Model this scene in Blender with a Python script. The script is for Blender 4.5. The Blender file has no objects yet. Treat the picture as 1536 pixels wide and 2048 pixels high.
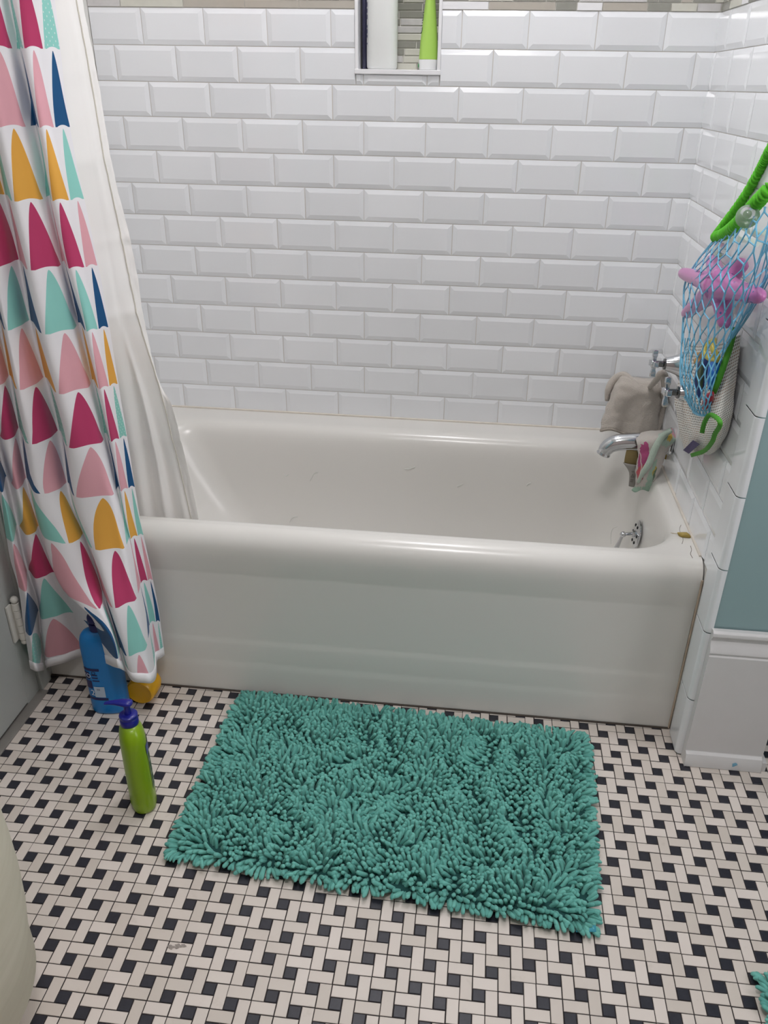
import bpy, bmesh, math, random
import numpy as np
from mathutils import Vector, Matrix, Euler, noise as mnoise
random.seed(7); rng = np.random.default_rng(11)
SC = bpy.context.scene; COL = SC.collection
PI = math.pi

# ------------------------------------------------------------------ camera
CAM = np.array([0.8656314, -2.2218040, 1.2895367]); FOC = 1626.728; PX, PY = 21.7655, 26.5648
ROT = np.array([[0.9936789098, 0.1112767646, 0.0148224780],
                [0.0660569734, -0.4728329072, -0.8786725887],
                [-0.0907672875, 0.8740975480, -0.4771946941]])
def ray(x, y): return ROT.T @ np.array([(x-768-PX)/FOC, (y-1024-PY)/FOC, 1.0])
def on_x(x, y, X): d = ray(x, y); return Vector(CAM + d*(X-CAM[0])/d[0])      # measured point of the photo on a plane of the room
def on_y(x, y, Y): d = ray(x, y); return Vector(CAM + d*(Y-CAM[1])/d[1])
def on_z(x, y, Z): d = ray(x, y); return Vector(CAM + d*(Z-CAM[2])/d[2])
cam = bpy.data.cameras.new('camera'); co = bpy.data.objects.new('camera', cam); COL.objects.link(co)
m = Matrix(((ROT[0][0], -ROT[1][0], -ROT[2][0], CAM[0]), (ROT[0][1], -ROT[1][1], -ROT[2][1], CAM[1]),
            (ROT[0][2], -ROT[1][2], -ROT[2][2], CAM[2]), (0, 0, 0, 1)))
co.matrix_world = m
cam.sensor_fit = 'VERTICAL'; cam.sensor_height = 24.0; cam.lens = 24.0*FOC/2048
cam.shift_x = -PX/2048; cam.shift_y = PY/2048; cam.clip_start = 0.02
SC.camera = co

# ------------------------------------------------------------------ helpers
def lin(c):
    return tuple((v/255/12.92 if v/255 <= .04045 else ((v/255+.055)/1.055)**2.4) for v in c)
class N:                                                    # tiny node helper
    def __init__(s, name):
        s.m = bpy.data.materials.new(name); s.m.use_nodes = True; s.t = s.m.node_tree
        s.b = s.t.nodes['Principled BSDF']; s.out = s.t.nodes['Material Output']
    def n(s, typ, **k):
        nd = s.t.nodes.new(typ)
        for a, v in k.items(): setattr(nd, a, v)
        return nd
    def l(s, a, b): s.t.links.new(a, b)
    def math(s, op, a, b=None, c=None):
        nd = s.n('ShaderNodeMath', operation=op)
        for i, v in enumerate((a, b, c)):
            if v is None: continue
            if hasattr(v, 'is_linked') or hasattr(v, 'links'): s.l(v, nd.inputs[i])
            else: nd.inputs[i].default_value = v
        return nd.outputs[0]
    def mix(s, f, a, b):
        nd = s.n('ShaderNodeMix', data_type='RGBA')
        for i, v in ((0, f), (6, a), (7, b)):
            if hasattr(v, 'links'): s.l(v, nd.inputs[i])
            else: nd.inputs[i].default_value = v if i == 0 else (*v, 1)
        return nd.outputs[2]
    def noise(s, scale, detail=3, vec=None, rough=.5):
        nd = s.n('ShaderNodeTexNoise'); nd.inputs['Scale'].default_value = scale; nd.inputs['Detail'].default_value = detail
        nd.inputs['Roughness'].default_value = rough
        if vec is None:
            tc = s.n('ShaderNodeTexCoord'); vec = tc.outputs['Object']
        s.l(vec, nd.inputs['Vector']); return nd.outputs['Fac']
    def bump(s, h, strength=.2, dist=.002):
        nd = s.n('ShaderNodeBump'); nd.inputs['Strength'].default_value = strength; nd.inputs['Distance'].default_value = dist
        s.l(h, nd.inputs['Height']); s.l(nd.outputs[0], s.b.inputs['Normal'])
    def set(s, **k):
        for a, v in k.items():
            s.b.inputs[{'col': 'Base Color', 'rough': 'Roughness', 'metal': 'Metallic', 'spec': 'Specular IOR Level', 'trans': 'Transmission Weight',
                        'alpha': 'Alpha', 'coat': 'Coat Weight', 'sheen': 'Sheen Weight', 'ior': 'IOR', 'sss': 'Subsurface Weight'}[a]].default_value = (*v, 1) if isinstance(v, tuple) else v
        return s
def mat(name, rgb, rough=.5, metal=0, var=.06, vscale=25, bump=0, bscale=200, bdist=.001, **k):
    s = N(name); c = lin(rgb); s.set(rough=rough, metal=metal, **k)
    f = s.noise(vscale, 3)
    s.l(s.mix(f, tuple(v*(1-var) for v in c), tuple(min(1, v*(1+var)) for v in c)), s.b.inputs['Base Color'])
    if bump: s.bump(s.noise(bscale, 2), bump, bdist)
    return s.m

def link(o, parent=None):
    COL.objects.link(o)
    if parent is not None: o.parent = parent
    return o
def wloc(p):
    v = Vector((0, 0, 0))
    while p is not None: v = v + p.location; p = p.parent
    return v
def tag(o, label=None, cat=None, group=None, kind=None):
    for k, v in (('label', label), ('category', cat), ('group', group), ('kind', kind)):
        if v: o[k] = v
    return o
def thing(name, label, cat, loc=(0, 0, 0), group=None):
    o = bpy.data.objects.new(name, None); o.empty_display_size = .03; o.location = loc; link(o)
    return tag(o, label, cat, group)
class MB:
    def __init__(s): s.v = []; s.f = []; s.mi = []; s.uv = None
    def add(s, vs, fs, mi=0):
        b = len(s.v); s.v += [tuple(v) for v in vs]; s.f += [tuple(i+b for i in f) for f in fs]; s.mi += [mi]*len(fs); return b
    def box(s, x0, x1, y0, y1, z0, z1, mi=0):
        return s.add([(x0,y0,z0),(x1,y0,z0),(x1,y1,z0),(x0,y1,z0),(x0,y0,z1),(x1,y0,z1),(x1,y1,z1),(x0,y1,z1)],
              [(0,3,2,1),(4,5,6,7),(0,1,5,4),(1,2,6,5),(2,3,7,6),(3,0,4,7)], mi)
    def grid(s, rows, mi=0, cyc=False):                    # rows: list of lists of points
        n = len(rows[0]); vs = [p for r in rows for p in r]; fs = []
        for i in range(len(rows)-1):
            for j in range(n if cyc else n-1):
                a = i*n+j; b = i*n+(j+1) % n; fs.append((a, b, b+n, a+n))
        return s.add(vs, fs, mi)
    def rings(s, rings, cap0=True, cap1=True, mi=0):       # closed loops
        n = len(rings[0]); b = s.grid(rings, mi, True)
        if cap0: s.f.append(tuple(b+i for i in reversed(range(n)))); s.mi.append(mi)
        if cap1: s.f.append(tuple(b+(len(rings)-1)*n+i for i in range(n))); s.mi.append(mi)
        return b
    def lathe(s, prof, M=Matrix(), n=32, sx=1, sy=1, mi=0, cap0=True, cap1=True):
        R = [[M @ Vector((r*sx*math.cos(2*PI*k/n), r*sy*math.sin(2*PI*k/n), z)) for k in range(n)] for r, z in prof]
        return s.rings(R, cap0, cap1, mi)
    def tube(s, pts, rad, n=8, mi=0, cap=True, flat=None):
        pts = [Vector(p) for p in pts]; m_ = len(pts)
        if not hasattr(rad, '__len__'): rad = [rad]*m_
        R = []; up = None
        for i, p in enumerate(pts):
            t = (pts[min(i+1, m_-1)]-pts[max(i-1, 0)]).normalized()
            if up is None: up = t.orthogonal().normalized() if flat is None else Vector(flat)
            a = (up-t*up.dot(t)).normalized(); b = t.cross(a); up = a
            R.append([p+(a*math.cos(2*PI*k/n)+b*math.sin(2*PI*k/n))*rad[i] for k in range(n)])
        return s.rings(R, cap, cap, mi)
    def ball(s, c, r, n=16, sc=(1, 1, 1), mi=0):
        c = Vector(c); prof = []
        rings = []
        for i in range(1, n//2):
            th = PI*i/(n//2)
            rings.append([c+Vector((r*sc[0]*math.sin(th)*math.cos(2*PI*k/n), r*sc[1]*math.sin(th)*math.sin(2*PI*k/n), -r*sc[2]*math.cos(th))) for k in range(n)])
        return s.rings(rings, True, True, mi)
    def build(s, name, mats, parent=None, smooth=35, bevel=0, seg=2, solid=0, weld=False):
        me = bpy.data.meshes.new(name); o = wloc(parent); ov = (o.x, o.y, o.z)
        me.from_pydata([(v[0]-ov[0], v[1]-ov[1], v[2]-ov[2]) for v in s.v], [], s.f)
        mats = mats if isinstance(mats, (list, tuple)) else [mats]
        for q in mats: me.materials.append(q)
        if len(mats) > 1: me.polygons.foreach_set('material_index', s.mi)
        if s.uv is not None:
            uvl = me.uv_layers.new(name='UVMap'); li = np.empty(len(me.loops), dtype=np.int32); me.loops.foreach_get('vertex_index', li)
            uvl.data.foreach_set('uv', np.asarray(s.uv, dtype=np.float32)[li].ravel())
        if weld or bevel:
            bm = bmesh.new(); bm.from_mesh(me)
            if weld: bmesh.ops.remove_doubles(bm, verts=bm.verts, dist=1e-5)
            bm.to_mesh(me); bm.free()
        me.update()
        if smooth:
            me.polygons.foreach_set('use_smooth', [True]*len(me.polygons))
            if smooth < 180: me.set_sharp_from_angle(angle=math.radians(smooth))
        ob = bpy.data.objects.new(name, me); link(ob, parent)
        if bevel:
            b = ob.modifiers.new('bevel', 'BEVEL'); b.width = bevel; b.segments = seg; b.limit_method = 'ANGLE'; b.angle_limit = math.radians(40); b.harden_normals = False
        if solid:
            b = ob.modifiers.new('thickness', 'SOLIDIFY'); b.thickness = solid; b.offset = 0
        return ob
def spl(P, n):                                             # Catmull-Rom through points (tuples), n steps per segment
    P = [np.array(p, float) for p in P]; out = []
    for i in range(len(P)-1):
        p0 = P[i-1] if i else 2*P[0]-P[1]; p1, p2 = P[i], P[i+1]; p3 = P[i+2] if i+2 < len(P) else 2*P[-1]-P[-2]
        for k in range(n):
            t = k/n; out.append(.5*(2*p1+(p2-p0)*t+(2*p0-5*p1+4*p2-p3)*t*t+(3*p1-p0-3*p2+p3)*t**3))
    out.append(P[-1]); return out
def text_mesh(body, size, M, name, m, parent, extrude=.0003, align='CENTER'):
    c = bpy.data.curves.new('t', 'FONT'); c.body = body; c.size = size; c.align_x = align; c.align_y = 'CENTER'; c.extrude = extrude
    to = bpy.data.objects.new('t', c); COL.objects.link(to); dg = bpy.context.evaluated_depsgraph_get()
    me = bpy.data.meshes.new_from_object(to.evaluated_get(dg)); bpy.data.objects.remove(to); bpy.data.curves.remove(c)
    me.name = name; me.transform(M); me.transform(Matrix.Translation(-wloc(parent))); me.materials.clear(); me.materials.append(m)
    return link(bpy.data.objects.new(name, me), parent)
def frame(o, x, y, z): return Matrix(((x[0], y[0], z[0], o[0]), (x[1], y[1], z[1], o[1]), (x[2], y[2], z[2], o[2]), (0, 0, 0, 1)))

# ------------------------------------------------------------------ materials
def tile_mat():
    s = N('glazed white tile'); s.set(rough=.13, coat=.3)
    s.b.inputs['Coat Roughness'].default_value = .06
    at = s.n('ShaderNodeAttribute', attribute_name='tint'); f = s.noise(9, 2)
    base = s.mix(at.outputs['Fac'], lin((234, 236, 239)), lin((240, 242, 245)))
    s.l(base, s.b.inputs['Base Color']); s.bump(s.noise(14, 1), .06, .004); return s.m
M_TILE = tile_mat()
M_GROUT = mat('pale grey beige grout', (216, 212, 206), .85, bump=.3, bscale=600)
M_PLASTER = mat('white painted plaster', (214, 213, 208), .7, bump=.1, bscale=80)
M_CEIL = mat('white ceiling paint', (235, 234, 230), .8)
M_TEAL = mat('blue green wall paint', (146, 172, 174), .42, var=.03, vscale=4, bump=.12, bscale=45)
M_TRIM = mat('white gloss trim paint', (214, 212, 211), .3, var=.03, bump=.08, bscale=90)
M_DOOR = mat('white gloss door paint', (172, 175, 171), .35, var=.04, vscale=10, bump=.18, bscale=60, bdist=.0015)
M_GAP = mat('dark gap', (20, 18, 18), .9)
M_MARBLE = mat('grey marble threshold', (135, 131, 126), .45, var=.2, vscale=30)
M_TUB = mat('white porcelain enamel', (220, 218, 213), .25, var=.015, vscale=3, coat=.1)
M_CHROME = mat('polished chrome', (205, 207, 210), .1, metal=1, var=.04)
M_BRASS = mat('dull brass', (140, 115, 60), .3, metal=.9)
M_RUST = mat('brown caulk stain', (188, 170, 150), .7, var=.25, vscale=40)
M_DARK = mat('dark recess', (22, 22, 24), .6)

def floor_mats():
    w = N('cream unglazed porcelain'); w.set(rough=.42)
    at = w.n('ShaderNodeAttribute', attribute_name='tint'); f = w.noise(22, 5, rough=.65); f2 = w.noise(160, 2)
    c = w.mix(at.outputs['Fac'], lin((204, 194, 184)), lin((222, 212, 204)))
    r = w.n('ShaderNodeValToRGB'); r.color_ramp.elements[0].position = .62; r.color_ramp.elements[1].position = .78
    w.l(f, r.inputs[0]); c = w.mix(w.math('MULTIPLY', r.outputs[0], .35), c, lin((168, 156, 138)))
    w.l(c, w.b.inputs['Base Color']); w.bump(f2, .06, .0006)
    k = N('black unglazed porcelain'); k.set(rough=.38)
    f = k.noise(90, 4, rough=.7); k.l(k.mix(f, lin((24, 24, 32)), lin((52, 52, 62))), k.b.inputs['Base Color']); k.bump(k.noise(160, 2), .08, .0006)
    g = mat('dark brown floor grout', (44, 38, 38), .9, var=.15, bump=.3, bscale=500)
    return w.m, k.m, g
M_FW, M_FK, M_FG = floor_mats()

def set_tint(ob, vals):                                    # one random value per tile (glaze batch variation)
    a = ob.data.attributes.new('tint', 'FLOAT', 'FACE'); a.data.foreach_set('value', np.asarray(vals, dtype=np.float32))

# ------------------------------------------------------------------ floor of one by two inch mosaic with black dots
FP, FX, FY = 0.020624018, 0.7865605, -1.3982867
X0, X1, Y0, Y1 = -.15, 2.30, -3.0, 0.0
fl = MB(); tint = []
def ftile(cx0, cx1, cy0, cy1, mi):
    a, b = FX+(cx0-.5)*FP, FX+(cx1+.5)*FP; c, d = FY+(cy0-.5)*FP, FY+(cy1+.5)*FP
    if b > X1 or a < X0 or c < Y0 or d > -.004: return
    if a < 1.50 and d > -.70: return
    g = .00085 + random.uniform(-.00015, .00015); jx, jy = random.gauss(0, .00018), random.gauss(0, .00018); j = random.uniform(-.00015, .00015)
    a, b, c, d = a+g+jx, b-g+jx, c+g+jy, d-g+jy; e = .0007; z = j
    fl.add([(a,c,-.003),(b,c,-.003),(b,d,-.003),(a,d,-.003),(a,c,z-.0005),(b,c,z-.0005),(b,d,z-.0005),(a,d,z-.0005),
            (a+e,c+e,z),(b-e,c+e,z),(b-e,d-e,z),(a+e,d-e,z)],
           [(8,9,10,11),(4,5,9,8),(5,6,10,9),(6,7,11,10),(7,4,8,11),(0,1,5,4),(1,2,6,5),(2,3,7,6),(3,0,4,7)], mi)
    t = random.random(); tint.extend([t]*9)
for i in range(-90, 100):
    for j in range(-90, 100):
        a, b = i+2*j, 2*i-j
        if not (-60 < a < 90 and -90 < b < 60): continue
        ftile(a, a, b, b, 1); ftile(a, a+1, b+1, b+1, 0); ftile(a+1, a+1, b-1, b, 0)
fl.add([(X0,Y0,-.0011),(X1,Y0,-.0011),(X1,0,-.0011),(X0,0,-.0011)], [(0,1,2,3)], 2); tint.append(.5)
o = fl.build('floor', [M_FW, M_FK, M_FG], smooth=0); tag(o, kind='structure'); set_tint(o, tint)

# ------------------------------------------------------------------ tiled walls
RH, Z0, TW = 0.07810064, 0.50408254, 0.1544
def wall_tile(mb, tint, P, u0, u1, v0, v1, bev=(1,1,1,1), bw=.0110, h=.0036):
    """one bevelled tile; P(u,v,h) maps wall coordinates to the room; bev = left,right,bottom,top"""
    if u1-u0 < .004 or v1-v0 < .004: return
    g = .0009; jx = random.gauss(0, .0002)
    u0, u1, v0, v1 = u0+g+jx, u1-g+jx, v0+g, v1-g
    tl, tr, tb, tt = [random.gauss(0, .00016) for _ in range(4)]
    e = .0011; w = [min(bw, (u1-u0)*.35) if q else .0012 for q in bev[:2]]+[min(bw, (v1-v0)*.35) if q else .0012 for q in bev[2:]]
    q = [e if b else h-.0008 for b in bev]
    c = [(u0, v0), (u1, v0), (u1, v1), (u0, v1)]
    hh = [min(q[0], q[2]), min(q[1], q[2]), min(q[1], q[3]), min(q[0], q[3])]
    ci = [(u0+w[0], v0+w[2]), (u1-w[1], v0+w[2]), (u1-w[1], v1-w[3]), (u0+w[0], v1-w[3])]
    hi = [h+tl+tb, h+tr+tb, h+tr+tt, h+tl+tt]
    mb.add([P(a, b, -.002) for a, b in c]+[P(c[k][0], c[k][1], hh[k]) for k in range(4)]+[P(ci[k][0], ci[k][1], hi[k]) for k in range(4)],
           [(8,9,10,11),(4,5,9,8),(5,6,10,9),(6,7,11,10),(7,4,8,11),(0,1,5,4),(1,2,6,5),(2,3,7,6),(3,0,4,7)], 0)
    t = random.random(); tint.extend([t]*9)
PB = lambda u, v, h: (u, -h, v)
NX0, NX1, NZ0, NZ1 = .5215, .7245, 1.3095, 1.64             # the niche with its trim
wb = MB(); tint = []; XL, XR = -.13, 1.354
BAND0, BAND1 = Z0+12*RH, Z0+12*RH+.118
for k in range(-1, 25):
    v0, v1 = Z0+(k-1)*RH, Z0+k*RH
    if k == 0: v0 = .433
    if k < 0: continue
    if k > 12: v0, v1 = v0+.118, v1+.118
    if v0 > 2.42: break
    off = .5 if k % 2 else 0.
    for c in range(-3, 12):
        u0, u1 = (c+off)*TW, (c+1+off)*TW
        L = R = 1
        if u0 < XL: u0 = XL; L = 0
        if u1 > XR: u1 = XR; R = 0
        if u1-u0 < .006: continue
        b = 0 if k == 0 else 1
        if v1 > NZ0+.002 and v0 < NZ1-.002 and u1 > NX0 and u0 < NX1:        # cut round the niche
            if u0 < NX0: wall_tile(wb, tint, PB, u0, NX0, v0, v1, (L, 0, 1, 1))
            if u1 > NX1: wall_tile(wb, tint, PB, NX1, u1, v0, v1, (0, R, 1, 1))
            a, d = max(u0, NX0), min(u1, NX1)
            if v0 < NZ0: wall_tile(wb, tint, PB, a, d, v0, NZ0, (L and a == u0, R and d == u1, 1, 0))
            if v1 > NZ1: wall_tile(wb, tint, PB, a, d, NZ1, v1, (L and a == u0, R and d == u1, 0, 1))
        else: wall_tile(wb, tint, PB, u0, u1, v0, v1, (L, R, b, 1))
for x0, x1, z0, z1 in ((XL, NX0, .2, 2.42), (NX1, XR, .2, 2.42), (NX0, NX1, .2, NZ0), (NX0, NX1, NZ1, 2.42)):
    wb.box(x0, x1, 0, .16, z0, z1, 1); tint.extend([.5]*6)
o = wb.build('wall_back', [M_TILE, M_GROUT], smooth=0); tag(o, kind='structure'); set_tint(o, tint)

# mosaic strips: band and niche back
def mosaic_mats():
    out = []
    for nm, c, r, v in (('grey glass mosaic', (152, 152, 144), .12, .05), ('taupe glass mosaic', (186, 180, 170), .12, .05), ('pale stone mosaic', (208, 207, 196), .45, .06),
                     ('veined marble mosaic', (205, 203, 202), .35, .16), ('white marble mosaic', (238, 238, 240), .3, .02)):
        out.append(mat(nm, c, r, var=v, vscale=55))
    return out
MM = mosaic_mats()
def mosaic(mb, P, u0, u1, v0, rows, rh, pal=(0, 0, 1, 1, 2, 2, 3, 4), g=.0011, edges=()):
    for r in range(rows):
        u = u0-(random.uniform(0, .04) if r >= len(edges) else 0); a, b = v0+r*rh+g, v0+(r+1)*rh-g
        items = list(edges[r]) if r < len(edges) else None
        while u < u1:
            if items: L, mi = items.pop(0)
            else: L = random.choice((.025, .05, .05, .075, .1)); mi = random.choice(pal)
            p, q = max(u, u0)+g, min(u+L, u1)-g; u += L
            if q-p < .003: continue
            h = .003 if mi > 1 else .0022
            mb.add([P(p, a, -.002), P(q, a, -.002), P(q, b, -.002), P(p, b, -.002), P(p, a, h), P(q, a, h), P(q, b, h), P(p, b, h)],
                   [(4,5,6,7),(0,1,5,4),(1,2,6,5),(2,3,7,6),(3,0,4,7)], mi)
mo = MB(); PM = MM+[mat('white mosaic grout', (214, 212, 205), .8)]
e0 = [(.083, 3), (.155, 2), (.15, 1), (.13, 1), (.134, 1)]
mosaic(mo, PB, XL, NX0, BAND0, 7, .01686, edges=(e0,))
e1 = [(.107, 4), (.152, 1), (.048, 0), (.057, 4), (.1, 1), (.052, 0), (.057, 2), (.052, 3), (.033, 0)]
mosaic(mo, PB, NX1, XR, BAND0, 7, .01686, edges=(e1,))
# first visible row right of the niche follows the photo
o = mo.build('trim_1', PM, smooth=0); tag(o, kind='structure')
# niche box
ni = MB(); D = .092
ix0, ix1, iz0, iz1 = NX0+.0068, NX1-.0068, NZ0+.0095, NZ1-.0085
for b in ((NX0-.001, ix0, -.006, D, NZ0, NZ1), (ix1, NX1+.001, -.006, D, NZ0, NZ1), (ix0, ix1, -.006, D, iz1, NZ1)): ni.box(*b, 0)
ni.box(NX0-.002, NX1+.002, -.0085, D, NZ0-.001, iz0, 0)
nb = lambda u, v, h: (u, D-h, v)
nv = len(ni.f); ni2 = MB(); mosaic(ni2, nb, ix0, ix1, iz0, 21, .01575, pal=(0, 0, 0, 1, 2, 0, 3))  # palette leans grey, painting the niche's shade into its mosaic
base = len(ni.v); ni.v += ni2.v; ni.f += [tuple(i+base for i in f) for f in ni2.f]; ni.mi += [q+1 for q in ni2.mi]
ni.add([nb(NX0, NZ0, 0), nb(NX1, NZ0, 0), nb(NX1, NZ1, 0), nb(NX0, NZ1, 0)], [(0, 1, 2, 3)], 6)
o = ni.build('trim_2', [mat('white glazed edge trim', (236, 236, 238), .25, var=.02)]+MM+[PM[5]], smooth=0, bevel=.0012, seg=2); tag(o, kind='structure')

# wing wall on the right: tiled face, painted end
WX, WE = 1.354, 1.505; YE = -.826; YB = -.757
PR = lambda u, v, h: (WX-h, -u, v)                          # u = distance from the back corner
wr = MB(); tint = []
for k in range(-5, 25):
    v0, v1 = Z0+(k-1)*RH, Z0+k*RH
    if k > 12: v0, v1 = v0+.118, v1+.118
    if v0 > 2.42: break
    if k > 0 or k == 0:
        lo = .433 if k == 0 else v0
        off = .0 if k % 2 else .5
        for c in range(-2, 7):
            u0, u1 = (c+off)*TW+.0206, (c+1+off)*TW+.0206; L = R = 1
            if u0 < 0: u0 = 0; L = 0
            if u1 <= 0: continue
            if u1 > -YB: u1 = -YB; R = 0
            if u1-u0 > .006: wall_tile(wr, tint, PR, u0, u1, lo, v1, (L, R, 0 if k == 0 else 1, 1))
# bullnose column along the free edge, two rows per piece
zb = [0.003, .155, .327, .4735]+[Z0+i*RH+.0 for i in range(1, 13, 2)]+[BAND1+.02, 1.76, 1.91, 2.07, 2.22, 2.41]
zb = [0.003, .155, .3285, .4765, .632, .788, .944, 1.10, 1.257, 1.413, 1.569, 1.725, 1.88, 2.04, 2.2, 2.41]
for a, b in zip(zb, zb[1:]):
    prof = [(-YB, -.002), (-YB+.001, .004), (-YB+.002, .0045)]+[(-YE-.011+.011*math.sin(t), .0045-.011+.011*math.cos(t)) for t in np.linspace(0, PI/2, 15)]+[(-YE, -.012)]
    pr = [[PR(u, a+.001, h) for u, h in prof], [PR(u, a+.002, h+.0006) for u, h in prof], [PR(u, b-.002, h+.0006) for u, h in prof], [PR(u, b-.001, h) for u, h in prof]]
    nf = len(wr.f); wr.grid([list(reversed(r)) for r in pr], 0); tint.extend([random.random()]*(len(wr.f)-nf))
nf = len(wr.f); wr.box(WX, WE, YE+.004, .16, 0, 2.42, 1)
wr.mi[-4] = 2; wr.mi[-3] = 2; tint.extend([.5]*(len(wr.f)-nf))
mosr = MB()
o = wr.build('wall_right', [M_TILE, M_GROUT, M_TEAL], smooth=7.5); tag(o, kind='structure'); set_tint(o, tint)
mr = MB(); PR2 = lambda u, v, h: (WX-h, -u, v)
mosaic(mr, PR2, 0, -YB, BAND0, 7, .01686); mr.add([PR2(0, BAND0, .0004), PR2(-YB, BAND0, .0004), PR2(-YB, BAND1, .0004), PR2(0, BAND1, .0004)], [(0, 1, 2, 3)], 5)
mr.add([PB(NX1, BAND0, .0004), PB(XR, BAND0, .0004), PB(XR, BAND1, .0004), PB(NX1, BAND1, .0004)], [(0, 1, 2, 3)], 5)
mr.add([PB(XL, BAND0, .0004), PB(NX0, BAND0, .0004), PB(NX0, BAND1, .0004), PB(XL, BAND1, .0004)], [(0, 1, 2, 3)], 5)
o = mr.build('trim_3', PM, smooth=0); tag(o, kind='structure')

# baseboard round the end of the wing wall, with a shoe moulding
prof = [(0, .342), (-.010, .342), (-.0145, .338), (-.0155, .331), (-.0105, .324), (-.0095, .318), (-.0125, .309), (-.018, .301), (-.020, .293), (-.017, .289), (-.020, .285), (-.020, .034),
        (-.022, .033), (-.027, .030), (-.032, .020), (-.034, .006), (-.034, 0), (0, 0)]
bb = MB()
xa, xb = 1.360, 1.522
rows = []
for x, ins in ((xa+.002, 1), (xb, -1)):
    rows.append([(x, YE-.0+y, z) for y, z in prof])
bb.grid(rows, 0)
bb.f.append(tuple(range(len(prof)))); bb.mi.append(0); bb.f.append(tuple(len(prof)+i for i in reversed(range(len(prof))))); bb.mi.append(0)
# return on the far side of the wall
bb.box(WE, WE+.018, YE, -.02, 0, .32, 0); bb.box(WE, WE+.028, YE-.028, -.02, 0, .024, 0)
o = bb.build('baseboard_right', M_TRIM, smooth=25, bevel=.0012); tag(o, kind='structure')
pm = MB(); c = on_y(1474, 1512, YE-.034); pts = []
pm.rings([[(c.x+.0052*s*math.cos(t)*(1+.35*math.sin(3*t+1)), YE-.0335-.0004*(1-s), .017+.0055*s*math.sin(t)*(1+.3*math.sin(2*t))) for t in np.linspace(0, 2*PI, 12, endpoint=False)] for s in (1, .2)], False, True)
o = pm.build('paint_spot', mat('light blue paint spot', (120, 178, 205), .4), smooth=0); tag(o, 'small light blue paint spot on the white shoe moulding', 'paint spot')

pm = MB(); c = on_z(352, 1893, .0006)
for k, (dx, dy, r0) in enumerate(((-.008, -.002, .006), (.003, .001, .0065), (.011, .003, .005))):
    b_ = pm.add([(c.x+dx+r0*math.cos(t)*(1+.4*math.sin(3*t+k)), c.y+dy+r0*.62*math.sin(t)*(1+.3*math.sin(4*t+2*k)), .0007+.0001*k) for t in np.linspace(0, 2*PI, 16, endpoint=False)], [tuple(range(16))])
o = pm.build('paint_smudge', mat('grey beige smudge', (150, 141, 134), .7, var=.3, vscale=400), smooth=0); tag(o, 'grey smudge on a cream floor tile left of the bath mat', 'smudge')
# rest of the room shell
w = MB(); w.box(-.29, -.13, -.77, .16, 0, 2.42); o = w.build('wall_left', M_PLASTER, smooth=0); tag(o, kind='structure')
w = MB(); w.box(-.35, -.17, -3.0, -.77, 0, 2.42); o = w.build('wall_side', M_TEAL, smooth=0); tag(o, kind='structure')
w = MB(); w.box(2.30, 2.4, -3.0, .16, 0, 2.42); o = w.build('wall_far', M_TEAL, smooth=0); tag(o, kind='structure')
w = MB(); w.box(-.35, 2.4, -3.1, -3.0, 0, 2.42); o = w.build('wall_front', mat('warm grey wall paint', (172, 158, 152), .6), smooth=0); tag(o, kind='structure')
w = MB(); w.box(WE, 2.3, 0, .16, 0, 2.42); o = w.build('wall_alcove', M_TEAL, smooth=0); tag(o, kind='structure')
w = MB(); w.box(-.35, 2.4, -3.1, .16, 2.42, 2.5); o = w.build('ceiling', M_CEIL, smooth=0); tag(o, kind='structure')

# door folded back along the left wall, with its casing and a painted hinge
d = MB(); d.box(-.17, -.127, -1.62, -.855, .012, 2.05); 
o = d.build('door_1', M_DOOR, smooth=0, bevel=.002); tag(o, kind='structure')
hp = on_x(35, 1240, -.118); hp.y = -.815; hz0, hz1 = .166, .286
hg = MB()
hx, hy = -.116, -.832
zz = np.linspace(hz0+.010, hz1-.012, 6)
for a, b in zip(zz, zz[1:]): hg.lathe([(.0072, a+.0006), (.008, a+.0012), (.008, b-.0012), (.0072, b-.0006)], Matrix.Translation((hx, hy, 0)), 16)
hg.ball((hx, hy, hz1-.004), .0088, 14); hg.ball((hx, hy, hz0+.004), .0075, 14)
hg.box(-.1285, -.1245, hy-.020, hy+.004, hz0+.012, hz1-.014)
hg.box(-.1285, hx, hy-.003, hy+.003, hz0+.012, hz1-.014)
hd = hg.build('hinge', mat('thickly painted white hinge', (214, 212, 205), .4, bump=.4, bscale=140, bdist=.001), o, smooth=40); hd['label'] = 'thickly painted white hinge'
ca = MB(); ca.box(-.17, -.130, -.853, -.800, .0, 2.1); ca.box(-.17, -.122, -.800, -.756, 0, 2.1)
o = ca.build('trim_4', M_DOOR, smooth=0, bevel=.003); tag(o, kind='structure')
th = MB(); th.box(-.17, -.108, -1.62, -.800, -.002, .004); o = th.build('trim_5', M_MARBLE, smooth=0, bevel=.0015); tag(o, kind='structure')

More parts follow.
